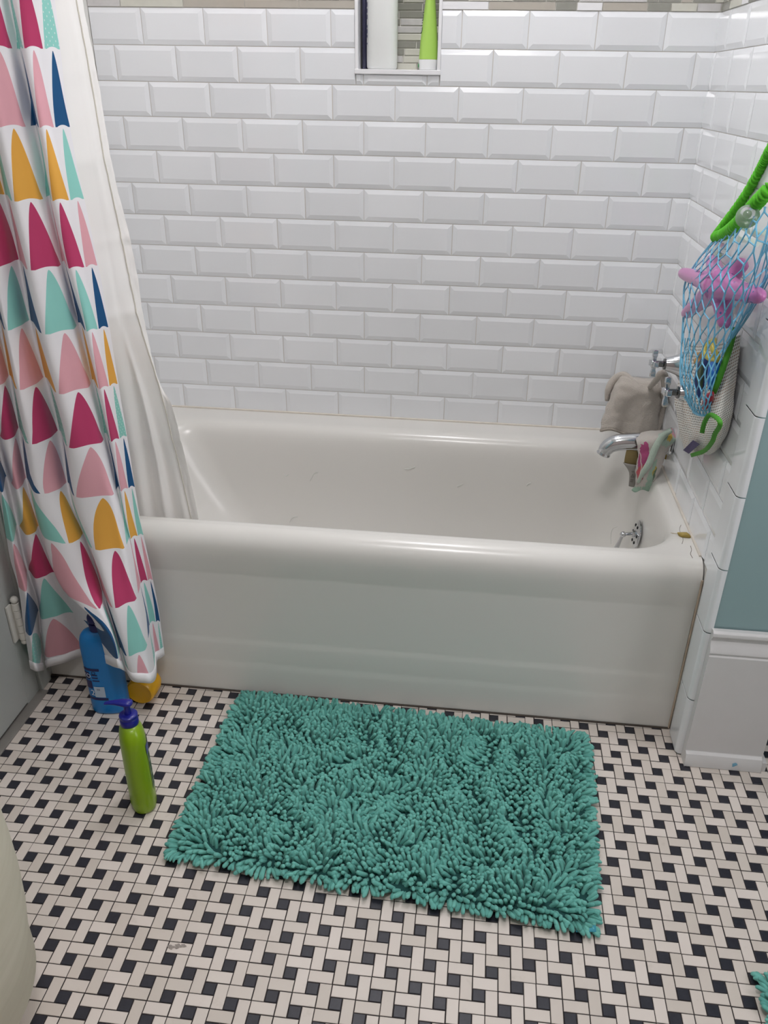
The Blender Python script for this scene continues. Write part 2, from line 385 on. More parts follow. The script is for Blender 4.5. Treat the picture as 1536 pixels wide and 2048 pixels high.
# ------------------------------------------------------------------ bathtub
def rrect(x0, x1, y0, y1, r, z, n=14, ns=10):
    r = min(r, (x1-x0)/2-.001, (y1-y0)/2-.001); P = []
    for cx, cy, a0 in ((x1-r, y1-r, 0), (x0+r, y1-r, 90), (x0+r, y0+r, 180), (x1-r, y0+r, 270)):
        c = [(cx+r*math.cos(math.radians(a0+90*k/n)), cy+r*math.sin(math.radians(a0+90*k/n))) for k in range(n+1)]
        if P:
            px, py = P[-1]; P += [(px+(c[0][0]-px)*k/ns, py+(c[0][1]-py)*k/ns) for k in range(1, ns)]
        P += c
    px, py = P[-1]; c = P[0]; P += [(px+(c[0]-px)*k/ns, py+(c[1]-py)*k/ns) for k in range(1, ns)]
    return [(x, y, z) for x, y in P]
tubz = .431; tb = MB(); TX0, TX1 = -.129, 1.351
FYR = -.700
R = [rrect(TX0, TX1, FYR, -.001, .0012, tubz+.001), rrect(TX0+.03, TX1-.020, FYR+.012, -.070, .13, tubz)]
L = (-.06, 1.322, -.682, -.088, .125)
for ins, z, lb in ((0, tubz-.0005, 0), (.006, tubz-.003, .0), (.013, tubz-.009, .0), (.019, tubz-.018, .003), (.024, tubz-.032, .008), (.028, tubz-.055, .02), (.033, .30, .05),
               (.040, .22, .09), (.052, .14, .13), (.070, .10, .16), (.1, .075, .18), (.16, .066, .2), (.22, .063, .22)):
    R.append(rrect(L[0]+ins+lb, L[1]-ins*(.6 if z > .2 else .9), L[2]+ins*(.55 if ins < .03 else .9), L[3]-ins*1.25, L[4], z))
b = tb.grid([list(reversed(r)) for r in R], 0, True); n = len(R[0])
tb.f.append(tuple(b+(len(R)-1)*n+i for i in reversed(range(n)))[::-1]); tb.mi.append(0)
ap = [(FYR, .4320), (-.7075, .4318), (-.7145, .4300), (-.722, .4260), (-.7295, .4195), (-.7355, .4105), (-.7390, .4000), (-.7400, .3880), (-.7395, .3750), (-.7375, .3600), (-.7350, .3450), (-.7335, .3340), (-.7320, .3270),
      (-.7314, .3200), (-.7318, .152), (-.7322, .1450), (-.7336, .1380), (-.7344, .130), (-.7346, .088), (-.7350, .080), (-.7364, .072), (-.7372, .062), (-.7385, .030), (-.7405, .010), (-.741, .001)]
xs = [TX0, TX0+.01]+list(np.linspace(TX0+.05, TX1-.05, 20))+[TX1-.012, TX1]
tb.grid([[(x, y, z) for y, z in ap] for x in xs], 0)
o = tb.build('bathtub', M_TUB, smooth=50); tag(o, 'white enamelled bathtub with a rolled front rim and plain apron', 'bathtub')
TUB = o
pl = MB(); px_, py_, pz_ = 1.2975, -.340, .283
Mp = Matrix.Translation((px_, py_, pz_)) @ Euler((0, -PI/2+.10, 0)).to_matrix().to_4x4()
pl.lathe([(.0, .0), (.034, .0), (.0365, .002), (.036, .005), (.030, .0075), (.022, .0085), (.008, .0095), (.0, .0095)][1:-1], Mp, 36)
pl.lathe([(.009, .009), (.008, .016), (.004, .018)], Mp, 18)
op = pl.build('overflow_plate', M_CHROME, TUB, smooth=40); op['label'] = 'round chrome overflow plate'
sl = MB()
for a in (40, 100, 160, 220, 280, 340):
    c = Mp @ Vector((.0235*math.cos(math.radians(a)), .0235*math.sin(math.radians(a)), .0086)); sl.ball(c, .0042, 12, (.45, 1, 1))
sl.build('drain_slot', M_DARK, op, smooth=40)
lv = MB(); c0 = Mp @ Vector((0, 0, .014)); c1 = on_x(1253, 1049, c0.x-.026); c1 = Vector((c0.x-.026, c0.y-.012, c0.z+.002)); c2 = Vector((c1.x-.012, c1.y+.004, c1.z-.052))
lv.tube([c0, c1], .0042, 12); lv.ball(c1, .0078, 16); lv.tube([c1, c1.lerp(c2, .4), c2], [.0034, .0042, .0066], 12); lv.ball(c2, .0066, 12)
lv.build('trip_lever', M_CHROME, op, smooth=50)
ck = MB()                                                   # caulk line where the tub meets the tiles
def bead(pts, r): ck.tube(pts, r, 6)
bead([(XL, -.004, .4335), (.4, -.0045, .434), (.9, -.0045, .4335), (WX-.004, -.0045, .4335)], .0036)
bead([(WX-.005, 0, .4335), (WX-.005, -.3, .4335), (WX-.005, -.55, .434), (WX-.005, -.70, .4335)], .0036)
o = ck.build('trim_6', mat('off white caulk', (216, 209, 198), .55, var=.08, vscale=60, bump=.4, bscale=150), smooth=60); tag(o, kind='structure')
ck = MB(); ck.tube([(WX-.004, -.742, .40), (WX-.004, -.7435, .30), (WX-.004, -.7435, .2), (WX-.004, -.743, .1), (WX-.004, -.743, .002)], .0022, 6)
ck.tube([(TX0, -.743, .001), (.3, -.7435, .001), (.8, -.743, .001), (WX-.004, -.7435, .001)], .0028, 6, 1)
o = ck.build('trim_7', [M_RUST, mat('grimy dark caulk', (70, 62, 55), .8, var=.4, vscale=60)], smooth=60); tag(o, kind='structure')

# ------------------------------------------------------------------ shower curtain
def curtain_mat():
    s = N('printed white cotton'); s.set(rough=.85, sheen=.15)
    uv = s.n('ShaderNodeUVMap'); uv.uv_map = 'UVMap'; sp = s.n('ShaderNodeSeparateXYZ'); s.l(uv.outputs[0], sp.inputs[0])
    u, v = sp.outputs[0], sp.outputs[1]
    row = s.math('FLOOR', v); fv = s.math('SUBTRACT', v, row); ur = s.math('ADD', u, .5); colm = s.math('FLOOR', ur)
    fu = s.math('SUBTRACT', s.math('SUBTRACT', ur, colm), .5)
    t = s.math('MULTIPLY', s.math('SUBTRACT', fv, .03), 1/.95)
    t = s.math('SUBTRACT', t, s.math('MULTIPLY', s.math('SUBTRACT', .16, s.math('MULTIPLY', fu, fu)), .28))
    t2 = s.math('MAXIMUM', t, 0.0)
    t3 = s.math('MINIMUM', s.math('MULTIPLY', s.math('SUBTRACT', fv, .03), 1/.95), 1.0)
    w = s.math('MULTIPLY', s.math('POWER', s.math('MAXIMUM', s.math('SUBTRACT', 1.0, t3), 0.0), .66), .44)
    inside = s.math('MULTIPLY', s.math('LESS_THAN', s.math('ABSOLUTE', fu), w), s.math('GREATER_THAN', s.math('ADD', t, .045), 0.0))
    par = s.math('ABSOLUTE', s.math('MODULO', colm, 2.0))
    idx = s.math('ADD', s.math('MULTIPLY', row, 2.0), par)
    ramp = s.n('ShaderNodeValToRGB'); ramp.color_ramp.interpolation = 'CONSTANT'
    P_, M_, Y_, T_, B_ = (232, 172, 182), (192, 62, 108), (236, 174, 74), (150, 216, 206), (20, 84, 134)
    D_ = (142, 206, 194)
    rows = [(M_, P_), (T_, P_), (B_, T_), (P_, M_), (T_, Y_), (B_, P_), (D_, M_), (Y_, P_), (B_, T_), (P_, M_), (T_, Y_), (B_, P_), (T_, M_), (Y_, P_), (B_, T_), (P_, M_)]
    cr = ramp.color_ramp; K = len(rows)*2
    flat = [c for r in rows for c in r]
    while len(cr.elements) < K: cr.elements.new(.5)
    for i, e in enumerate(cr.elements): e.position = i/K
    for i in range(K): cr.elements[i].position = i/K; cr.elements[i].color = (*lin(flat[i]), 1)
    s.l(s.math('DIVIDE', s.math('ADD', idx, .5), float(K)), ramp.inputs[0])
    # white specks printed on one of the greens
    isd = s.math('MULTIPLY', s.math('COMPARE', row, 6.0, .1), s.math('LESS_THAN', par, .5))
    isd = s.math('MAXIMUM', isd, s.math('MULTIPLY', s.math('COMPARE', row, 12.0, .1), s.math('LESS_THAN', par, .5)))
    isd = s.math('MAXIMUM', isd, s.math('MULTIPLY', s.math('COMPARE', row, 1.0, .1), s.math('LESS_THAN', par, .5)))
    dx = s.math('SUBTRACT', s.math('FRACT', s.math('MULTIPLY', u, 6.0)), .5); dy = s.math('SUBTRACT', s.math('FRACT', s.math('ADD', s.math('MULTIPLY', v, 10.0), s.math('MULTIPLY', s.math('FLOOR', s.math('MULTIPLY', u, 6.0)), .5))), .5)
    dd = s.math('SQRT', s.math('ADD', s.math('MULTIPLY', dx, dx), s.math('MULTIPLY', dy, dy)))
    dot = s.math('MULTIPLY', s.math('LESS_THAN', dd, .13), isd)
    c = s.mix(dot, ramp.outputs[0], lin((225, 238, 234)))
    c = s.mix(inside, lin((246, 244, 247)), c)
    tr = s.n('ShaderNodeBsdfTranslucent'); s.l(c, tr.inputs['Color']); s.l(c, s.b.inputs['Base Color'])
    mx = s.n('ShaderNodeMixShader'); mx.inputs[0].default_value = .18; s.l(s.b.outputs[0], mx.inputs[1]); s.l(tr.outputs[0], mx.inputs[2]); s.l(mx.outputs[0], s.out.inputs['Surface'])
    s.bump(s.noise(700, 2), .12, .0006)
    return s.m
M_CURT = curtain_mat()
M_HEM = mat('white hem cotton', (236, 234, 236), .85, bump=.15, bscale=600)
def fold_lines(tabs):
    """each fold line: rows of (image x, image y, depth plane y) -> functions of height z"""
    out = []
    for rows_, u in tabs:
        P = [on_y(*r) for r in rows_]; P.sort(key=lambda p: p.z)
        out.append((np.array([p.z for p in P]), np.array([p.x for p in P]), np.array([p.y for p in P]), u))
    return out
def ev(line, z):
    Z, X, Y, u = line
    def f(A):
        if z <= Z[0]: return A[0]+(z-Z[0])*(A[1]-A[0])/(Z[1]-Z[0])*.5
        if z >= Z[-1]: return A[-1]
        i = np.searchsorted(Z, z)-1; t = (z-Z[i])/(Z[i+1]-Z[i])
        m0 = (A[i+1]-A[i-1])/(Z[i+1]-Z[i-1]) if i > 0 else (A[i+1]-A[i])/(Z[i+1]-Z[i])
        m1 = (A[i+2]-A[i])/(Z[i+2]-Z[i]) if i+2 < len(Z) else (A[i+1]-A[i])/(Z[i+1]-Z[i])
        h = Z[i+1]-Z[i]; t2, t3 = t*t, t**3
        return (2*t3-3*t2+1)*A[i]+(t3-2*t2+t)*h*m0+(-2*t3+3*t2)*A[i+1]+(t3-t2)*h*m1
    return f(X), f(Y)
V, Rg = -.758, -.815
tabs = [   # fold lines from left to right: valleys, crests and slopes, each followed from the top down to the hem
 ([(-150,0,-.775),(-125,250,-.775),(-100,480,-.775),(-70,650,-.78),(-38,850,-.79),(0,1005,-.805),(20,1113,-.82),(38,1178,-.83),(47,1248,-.835),(62,1336,-.84)], -2.5),
 ([(-135,0,-.80),(-110,250,-.80),(-85,480,-.80),(-55,650,-.80),(-24,850,-.805),(10,1005,-.82),(34,1113,-.835),(54,1178,-.845),(62,1248,-.85),(76,1342,-.85)], -2.05),
 ([(-128,0,V),(-100,250,V),(-74,480,V),(-44,650,V),(-14,850,V),(24,1000,V),(48,1113,V),(74,1204,V),(80,1260,V),(91,1338,V)], -1.55),
 ([(-122,0,-.785),(-92,250,-.79),(-64,480,-.80),(-30,650,-.80),(0,850,-.80),(36,1000,-.80),(62,1113,-.795),(82,1204,-.79),(86,1260,-.788),(98,1333,-.785)], -1.35),
 ([(-116,0,-.79),(-84,250,-.79),(-54,480,-.795),(-14,650,-.795),(24,850,-.795),(46,980,-.79),(62,1030,-.79),(84,1120,-.785),(110,1230,-.78),(128,1325,-.775)], -1.0),
 ([(-110,0,V),(-76,250,V),(-42,480,V),(0,650,V),(37,850,V),(55,970,V),(84,1074,V),(112,1145,-.764),(142,1200,-.762),(160,1250,-.760),(174,1312,-.758)], -.55),
 ([(-104,0,-.79),(-68,250,-.80),(-32,480,-.80),(8,650,-.805),(46,850,-.805),(64,970,-.805),(90,1074,-.81),(110,1145,-.825),(136,1194,-.855),(177,1227,-.885),(214,1272,-.90),(230,1334,-.905)], -.3),
 ([(-99,0,-.795),(-58,250,-.80),(-14,480,-.805),(22,650,-.805),(63,850,-.81),(86,980,-.81),(114,1065,-.82),(142,1150,-.845),(172,1200,-.875),(198,1227,-.895),(225,1272,-.905),(238,1337,-.908)], .25),
 ([(-92,0,-.785),(-42,250,-.785),(12,480,-.79),(44,650,-.79),(96,850,-.79),(119,980,-.795),(151,1065,-.805),(182,1150,-.835),(204,1205,-.872),(228,1272,-.892),(246,1340,-.898)], 1.0),
 ([(-74,0,V),(-22,250,V),(31,480,V),(64,650,V),(117,850,V),(142,1000,-.768),(166,1065,-.775),(196,1150,-.80),(212,1205,-.835),(234,1275,-.865),(254,1345,-.875)], 1.6),
 ([(-56,0,-.80),(-6,250,-.81),(42,480,-.815),(80,650,-.815),(131,850,-.815),(152,1000,-.815),(178,1080,-.83),(204,1150,-.855),(222,1210,-.878),(242,1280,-.893),(266,1362,-.90)], 2.45),
 ([(-20,0,-.795),(30,250,-.80),(80,480,-.805),(122,650,-.805),(172,850,-.805),(203,975,-.81),(222,1050,-.82),(242,1150,-.845),(260,1230,-.87),(285,1366,-.90)], 3.0),
 ([(2,0,-.785),(50,250,-.79),(104,480,-.79),(146,650,-.79),(196,850,-.79),(228,1000,-.80),(272,1200,-.845),(304,1366,-.885)], 3.4),
 ([(18,0,V),(72,250,V),(116,480,V),(160,650,V),(207,850,V),(240,1000,-.775),(286,1200,-.80),(312,1350,-.82)], 3.7),
 ([(28,0,-.79),(80,250,-.80),(122,480,-.80),(170,650,-.797),(213,850,-.79),(245,1000,-.785),(290,1200,-.778),(313,1322,-.775)], 4.55),
 ([(68,0,-.785),(106,250,-.79),(156,480,-.79),(194,650,-.785),(230,850,-.78),(259,1000,-.772),(303,1200,-.768),(321,1316,-.768)], 5.35),
 ([(108,0,-.77),(140,250,-.775),(186,480,-.775),(219,650,-.772),(249,850,-.768),(274,1000,-.765),(314,1200,-.765),(329,1310,-.765)], 6.5)]
tabs = [([(x, y, -.782+(Y+.782)*(1.5 if y < 900 else 1.25 if y < 1010 else 1.0)) for x, y, Y in r], u) for r, u in tabs]
lines = fold_lines(tabs)
def smooth_lookup(vals, n): return [float(p[0]) for p in spl([(v,) for v in vals], n)]
SUB = 8; NR = 150; ZT = 2.06
zbot = smooth_lookup([on_y(*r[0][-1]).z for r in tabs], SUB); us = [float(p) for p in np.interp(np.linspace(0, len(tabs)-1, SUB*(len(tabs)-1)+1), range(len(tabs)), [t[1] for t in tabs])]
def curtain_point(z):
    P = [ev(l, z) for l in lines]; return spl(P, SUB)
cu = MB(); uv = []; rows = []; hemrows = [[], [], [], []]
for r in range(NR+1):
    t = r/NR; row = []
    for j in range(len(us)):
        zb_ = zbot[j]; z = zb_+(ZT-zb_)*t; row.append(z)
    rows.append(row)
allz = np.linspace(-.02, ZT, 240); tabp = np.array([[(p[0], p[1]) for p in curtain_point(z)] for z in allz])
def cpt(j, z):
    x = np.interp(z, allz, tabp[:, j, 0]); y = np.interp(z, allz, tabp[:, j, 1])
    n_ = mnoise.noise(Vector((x*9, z*4.5, 3.1)))*.0045+mnoise.noise(Vector((x*30, z*14, 9.1)))*.0016
    return Vector((x, y+n_, z))
G = [[cpt(j, z) for j, z in enumerate(row)] for row in rows]
cu.grid(G)
VR, V0 = .1126, .0915
UUP = [-2.3, -1.9, -1.55, -1.35, -1.0, -.45, .38, .62, 1.0, 1.52, 2.50, 3.0, 3.38, 3.62, 4.55, 5.4, 6.5]
uu_ = [float(p) for p in np.interp(np.linspace(0, len(tabs)-1, SUB*(len(tabs)-1)+1), range(len(tabs)), UUP)]
mixf = lambda z: min(1, max(0, (z-.40)/.16))
cu.uv = [(us[j]*(1-mixf(z))+uu_[j]*mixf(z)+.05*math.sin(z*9+us[j]), (z-V0)/VR+1.0) for row in rows for j, z in enumerate(row)]
o = cu.build('shower_curtain', M_CURT, smooth=180); tag(o, 'white shower curtain printed with pink, teal, yellow and blue triangles', 'shower curtain')
hm = MB(); hr = []
for side in (-1, 1):
    for dz in ((0, .012, .0230) if side < 0 else (.0230, .012, 0)):
        r_ = []
        for j in range(len(us)):
            p = cpt(j, zbot[j]+dz); a = cpt(max(j-1, 0), zbot[j]+dz); b = cpt(min(j+1, len(us)-1), zbot[j]+dz); nrm = Vector((-(b-a).y, (b-a).x, 0)).normalized()
            r_.append(p-nrm*side*(.0013 if dz < .022 else .0007))
        hr.append(r_)
hr.append(hr[0]); hm.grid(hr)
h = hm.build('hem', M_HEM, o, smooth=180); h['label'] = 'plain white bottom hem'
# rod and the liner
rd = MB(); rd.tube([(XL-.01, -.745, 2.09), (WX+.002, -.745, 2.09)], .0125, 16); 
o = rd.build('shower_curtain_rod', M_CHROME, smooth=60); tag(o, 'straight chrome shower curtain rod above the tub', 'curtain rod')

def liner_mat():
    s = N('thin white polyester'); s.set(rough=.38)
    c = lin((248, 246, 243)); s.b.inputs['Base Color'].default_value = (*c, 1); s.b.inputs['Sheen Weight'].default_value = .1
    tr = s.n('ShaderNodeBsdfTranslucent'); tr.inputs['Color'].default_value = (*c, 1)
    mx = s.n('ShaderNodeMixShader'); mx.inputs[0].default_value = .18; s.l(s.b.outputs[0], mx.inputs[1]); s.l(tr.outputs[0], mx.inputs[2]); s.l(mx.outputs[0], s.out.inputs['Surface'])
    s.bump(s.noise(30, 2), .12, .003); return s.m
M_LIN = liner_mat()
A, B = -.640, -.665
ltab = [
 ([(40,0,-.72),(110,350,-.71),(170,650,-.69),(205,850,-.665),(228,1010,B)], 0),
 ([(75,0,-.724),(140,350,-.713),(205,650,-.692),(240,850,-.665),(262,1015,A)], 0),
 ([(100,0,-.72),(165,350,-.709),(225,650,-.69),(262,850,-.668),(286,1018,-.655)], 0),
 ([(118,0,-.722),(180,350,-.709),(238,650,-.665),(288,850,-.650),(312,1022,-.632)], 0),
 ([(128,0,-.725),(190,350,-.705),(246,650,-.672),(300,850,-.664),(330,1027,-.652)], 0),
 ([(138,0,-.72),(200,350,-.70),(255,650,-.668),(312,850,-.650),(350,1030,-.632)], 0),
 ([(146,0,-.72),(208,350,-.70),(268,640,-.666),(322,830,-.652),(368,1032,-.645)], 0),
 ([(156,0,-.72),(219,350,-.70),(281,640,-.664),(333,820,-.652),(383,1035,-.640)], 0),
 ([(167,0,-.72),(191,130,-.715),(231,350,-.70),(270,520,-.68),(298,680,-.665),(318,762,-.66),(346,815,-.654),(374,930,-.646),(398,1038,-.640)], 0)]
FL = [0, .2, .38, .5, .58, .66, .76, .87, 1]
ltab = [([(x, y, Y if y > 800 else (-.748*(1-f)-.648*f if y < 600 else (-.725*(1-f)-.646*f))) for x, y, Y in r], u) for (r, u), f in zip(ltab, FL)]
ll = fold_lines(ltab)
lz = np.concatenate([np.linspace(.335, 1.5, 150), np.linspace(1.51, 2.06, 20)])
creases = (.60, .74, .88, 1.02, 1.16, 1.30)
LG = []
for z in lz:
    zz_ = max(z, .42); P = spl([ev(l, zz_) for l in ll], 6); row = []
    for k, p in enumerate(P):
        y = p[1]+max(0, .42-z)*.12
        c = sum(.0024*math.exp(-abs(z-.10*(p[0]-.15)-cz)/.007) for cz in creases)+.0055*abs(((z-.10*(p[0]-.15)-.60)/.14) % 2-1)*min(1, max(0, (z-.55)/.1))
        if k >= len(P)-7: y += mnoise.noise(Vector((z*70, k*.4, 1)))*.0016
        row.append((p[0]+(mnoise.noise(Vector((z*60, 5, k*.2)))*.0012 if k > len(P)-4 else 0), y-c+mnoise.noise(Vector((p[0]*14, z*6, 7)))*.0022, z))
    LG.append(row)
lm = MB(); lm.grid(LG); o = lm.build('curtain_liner', M_LIN, smooth=180); tag(o, 'plain white curtain liner hanging inside the tub', 'curtain liner')
hb = MB(); hb.grid([[(x-.0002, y-.0016, z) for x, y, z in r[-7:]] for r in LG]); h = hb.build('side_hem', M_LIN, o, smooth=180); h['label'] = 'stitched side hem of the liner'
st = MB(); st.tube([(r[-7][0], r[-7][1]-.0022, r[-7][2]) for r in LG], .0011, 5); st.build('seam', mat('cream stitching', (214, 210, 198), .8), h, smooth=60)

# ------------------------------------------------------------------ bath mats with noodle pile
M_PILE = None
def pile_mat():
    s = N('teal chenille'); s.set(rough=.9, sheen=.12)
    at = s.n('ShaderNodeAttribute', attribute_name='tint')
    c = s.mix(at.outputs['Fac'], lin((84, 154, 144)), lin((112, 184, 172))); s.l(c, s.b.inputs['Base Color']); s.bump(s.noise(900, 2), .35, .0008); return s.m
M_PILE = pile_mat(); M_BACK = mat('teal mat backing with gap shade', (24, 74, 72), .9)  # backing darkened to paint in the shade between the tufts
def bath_mat(name, label, corners, seed, tagpos=None):
    rg = np.random.default_rng(seed); C = [Vector((*c, 0)) for c in corners]           # TL, TR, BR, BL
    cen = sum(C, Vector())/4; root = thing(name, label, 'bath mat', (cen.x, cen.y, .001), None)
    bl = lambda a, b: (C[0]*(1-a)+C[1]*a)*(1-b)+(C[3]*(1-a)+C[2]*a)*b
    bk = MB(); bk.grid([[bl(a, b)+Vector((0, 0, .006)) for a in np.linspace(.012, .988, 24)] for b in np.linspace(.018, .982, 16)][::-1])
    W, H = (C[1]-C[0]).length, (C[3]-C[0]).length
    o = bk.build('backing', M_BACK, root, smooth=180, solid=.008)
    nx, ny = int(W/.0088), int(H/.0086); V_ = []; F_ = []; T_ = []; K = 6; base = 0
    ts = (0, .42, .82, .93, .985)
    fr = (.95, 1.03, 1.06, .90, .52)
    for i in range(nx):
        for j in range(ny):
            a, b = (i+.5+rg.normal(0, .22)+(.25 if j % 2 else -.25))/nx, (j+.5+rg.normal(0, .22))/ny
            a = min(max(a, .014), .986); b = min(max(b, .02), .98); p = bl(a, b)
            q = Vector((p.x*7, p.y*7, seed))
            ang = 3.2*PI*mnoise.noise(q*1.25)+rg.normal(0, .22)
            lean = .10+1.7*abs(mnoise.noise(q*1.9+Vector((5, 1, 2))))+rg.normal(0, .08)
            d = Vector((math.cos(ang), math.sin(ang), 0))*lean
            ex = Vector(((a-.5)*2, -(b-.5)*2, 0)); k = max(abs(ex.x)**14, abs(ex.y)**10)
            e = Vector((math.copysign(abs(ex.x)**14, ex.x), math.copysign(abs(ex.y)**10, ex.y), 0))
            d = d*(1-.75*k)+e*1.15; d.z = max(.16, 1.0-.75*k); d.normalize()
            Ln = rg.uniform(.021, .027)*(1+.30*k); r = rg.uniform(.0037, .0044)
            side = Vector((-d.y, d.x, 0)); side = side.normalized() if side.length > 1e-4 else Vector((1, 0, 0)); curl = rg.normal(0, .22)
            root_p = p+Vector((0, 0, .006)); droop = .55+.45*k
            pts = []
            for t in ts:
                c = root_p+d*Ln*t+side*curl*Ln*t*t; c.z -= droop*Ln*t*t*.38*(1-d.z*.6); c.z = max(c.z, r*.95+.001); pts.append(c)
            t_ = rg.random(); up = Vector((0, 0, 1)) if d.z < .85 else Vector((1, 0, 0)); a1 = (up-d*up.dot(d)).normalized(); b1 = d.cross(a1)
            for c, f in zip(pts, fr):
                for m_ in range(K):
                    th_ = 2*PI*m_/K; V_.append(tuple(c+(a1*math.cos(th_)+b1*math.sin(th_))*r*f))
            V_.append(tuple(pts[-1]+(pts[-1]-pts[-2]).normalized()*r*.22))
            for s_ in range(len(ts)-1):
                for m_ in range(K):
                    n_ = (m_+1) % K; F_.append((base+s_*K+m_, base+s_*K+n_, base+(s_+1)*K+n_, base+(s_+1)*K+m_))
            tip = base+len(ts)*K
            for m_ in range(K): F_.append((base+(len(ts)-1)*K+m_, base+(len(ts)-1)*K+(m_+1) % K, tip))
            T_ += [t_]*((len(ts)-1)*K+K); base += len(ts)*K+1
    mb = MB(); mb.v = V_; mb.f = F_; mb.mi = [0]*len(F_); o = mb.build('pile', M_PILE, root, smooth=180); set_tint(o, T_); o['kind'] = 'stuff'
    if tagpos:
        tg = MB(); (tx, ty) = tagpos; tg.grid([[(tx+u*.034, ty+v_*.022, .0105+.003*math.sin(u*3)) for u in np.linspace(-.5, .5, 6)] for v_ in (-.5, 0, .5)][::-1])
        o = tg.build('care_tag', mat('blue teal care tag', (58, 150, 172), .6), root, smooth=180, solid=.0012); o['label'] = 'blue teal satin care tag'
    return root
bath_mat('bath_mat', 'rectangular teal noodle pile bath mat in front of the tub', [(.358, -.765), (1.160, -.806), (1.128, -1.286), (.345, -1.224)], 3, (1.112, -1.281))
bath_mat('bath_mat', 'teal noodle pile mat cut off by the bottom right corner', [(1.392, -1.338), (1.93, -1.352), (1.92, -1.845), (1.392, -1.835)], 9)

# ------------------------------------------------------------------ bottles
def ell(M, sx, sy, prof, mb, n=40, p=2.3, mi=0, cap0=True, cap1=True):
    R = []
    for k, z in prof:
        r_ = []
        for i in range(n):
            t = 2*PI*i/n; c, s_ = math.cos(t), math.sin(t)
            r_.append(M @ Vector((sx*k*math.copysign(abs(c)**(2/p), c), sy*k*math.copysign(abs(s_)**(2/p), s_), z)))
        R.append(r_)
    return mb.rings(R, cap0, cap1, mi)
def patch(M, sx, sy, prof_k, t0, t1, z0, z1, off, p=2.3, n=14, mz=6):
    """a label patch wrapped on an elliptical bottle"""
    rows = []
    for z in np.linspace(z0, z1, mz):
        k = prof_k(z); r_ = []
        for t in np.linspace(t0, t1, n):
            c, s_ = math.cos(t), math.sin(t); r_.append(M @ Vector(((sx*k+off)*math.copysign(abs(c)**(2/p), c), (sy*k+off)*math.copysign(abs(s_)**(2/p), s_), z)))
        rows.append(r_)
    return rows
def kprof(prof):
    z = [b for a, b in prof]; k = [a for a, b in prof]; return lambda q: float(np.interp(q, z, k))
# blue shampoo bottle behind the curtain fold
M_BLUE = mat('bright blue plastic', (22, 122, 194), .32, var=.02); M_NAVY = mat('navy plastic', (22, 24, 92), .3, var=.04)
bx, by = .066, -.838
root = thing('shampoo_bottle', 'tall blue shampoo bottle with a navy cap, half behind the curtain hem', 'shampoo bottle', (bx, by, 0))
Mb = Matrix.Translation((bx, by, .001)) @ Matrix.Rotation(math.radians(8), 4, 'Z')
pr = [(.84, 0), (.94, .002), (.985, .007), (1, .016), (1, .10), (1, .176), (.99, .190), (.955, .202), (.88, .212), (.74, .2195), (.55, .2235), (.36, .2250)]
mb = MB(); ell(Mb, .0425, .0250, pr, mb, p=2.5); mb.build('body', M_BLUE, root, smooth=60)
mb = MB(); mb.lathe([(.0145, .224), (.0150, .226), (.0150, .240), (.0140, .2415), (.0085, .242), (.0080, .246), (.0155, .247), (.0162, .250), (.0160, .259), (.0145, .262), (.009, .263)], Mb, 28)
cp = mb.build('cap', M_NAVY, root, smooth=40); cp['label'] = 'navy pump cap'
kp = kprof(pr); M_LBL = mat('dark navy label print', (20, 26, 84), .4)
for nm, z0, z1, a, b in (('label_band', .126, .133, 206, 268), ('label_foot', .043, .050, 206, 275), ('print_block', .1015, .1215, 206, 236), ('print_block', .075, .098, 205, 240), ('print_line', .113, .1165, 243, 262),
                         ('print_line', .105, .1085, 244, 262), ('print_line', .097, .1, 244, 265)):
    lb = MB(); lb.grid(patch(Mb, .0425, .0250, kp, math.radians(a), math.radians(b), z0, z1, .0006, 2.5)[::-1])
    l1 = lb.build(nm, M_LBL, root, smooth=180); l1['label'] = 'dark navy print on the blue bottle'
lb = MB(); lb.grid(patch(Mb, .0425, .0250, kp, math.radians(244), math.radians(271), .052, .082, .0009, 2.5)[::-1])
l2 = lb.build('label_panel', mat('pale label panel', (180, 196, 214), .4), root, smooth=180); l2['label'] = 'pale white panel of the label'
def wrap_text(body, size, M, sx, sy, p, kf, tc, zc, parent, m, name='lettering', off=.0012, vertical=False):
    c = bpy.data.curves.new('t', 'FONT'); c.body = body; c.size = size; c.align_x = 'CENTER'; c.align_y = 'CENTER'
    to = bpy.data.objects.new('t', c); COL.objects.link(to); me = bpy.data.meshes.new_from_object(to.evaluated_get(bpy.context.evaluated_depsgraph_get()))
    bpy.data.objects.remove(to); bpy.data.curves.remove(c); me.name = name; L = wloc(parent); me.materials.clear(); me.materials.append(m)
    def pos(t, z):
        k = kf(z); cc, ss = math.cos(t), math.sin(t); return M @ Vector(((sx*k+off)*math.copysign(abs(cc)**(2/p), cc), (sy*k+off)*math.copysign(abs(ss)**(2/p), ss), z))
    for v in me.vertices:
        x, y = v.co.x, v.co.y
        if vertical: x, y = -y, x
        t = tc; rem = x; step = .0004 if x > 0 else -.0004
        while abs(rem) > abs(step)*.5:
            dt = .01 if x > 0 else -.01; l = (pos(t+dt, zc)-pos(t, zc)).length
            if abs(rem) < l: t += dt*abs(rem)/l; break
            t += dt; rem -= math.copysign(l, x)
        v.co = pos(t, zc+y)-L
    return link(bpy.data.objects.new(name, me), parent)
M_WHITEINK = mat('white print', (225, 230, 238), .5); M_NAVYINK = mat('navy print', (20, 24, 70), .5); M_DKGREEN = mat('dark green print', (40, 84, 44), .5); M_GREYINK = mat('grey blue print', (104, 106, 136), .5)
wrap_text('XO', .015, Mb, .0425, .025, 2.5, kp, math.radians(222), .1115, root, M_WHITEINK)
wrap_text('O', .013, Mb, .0425, .025, 2.5, kp, math.radians(252), .1205, root, M_NAVYINK)
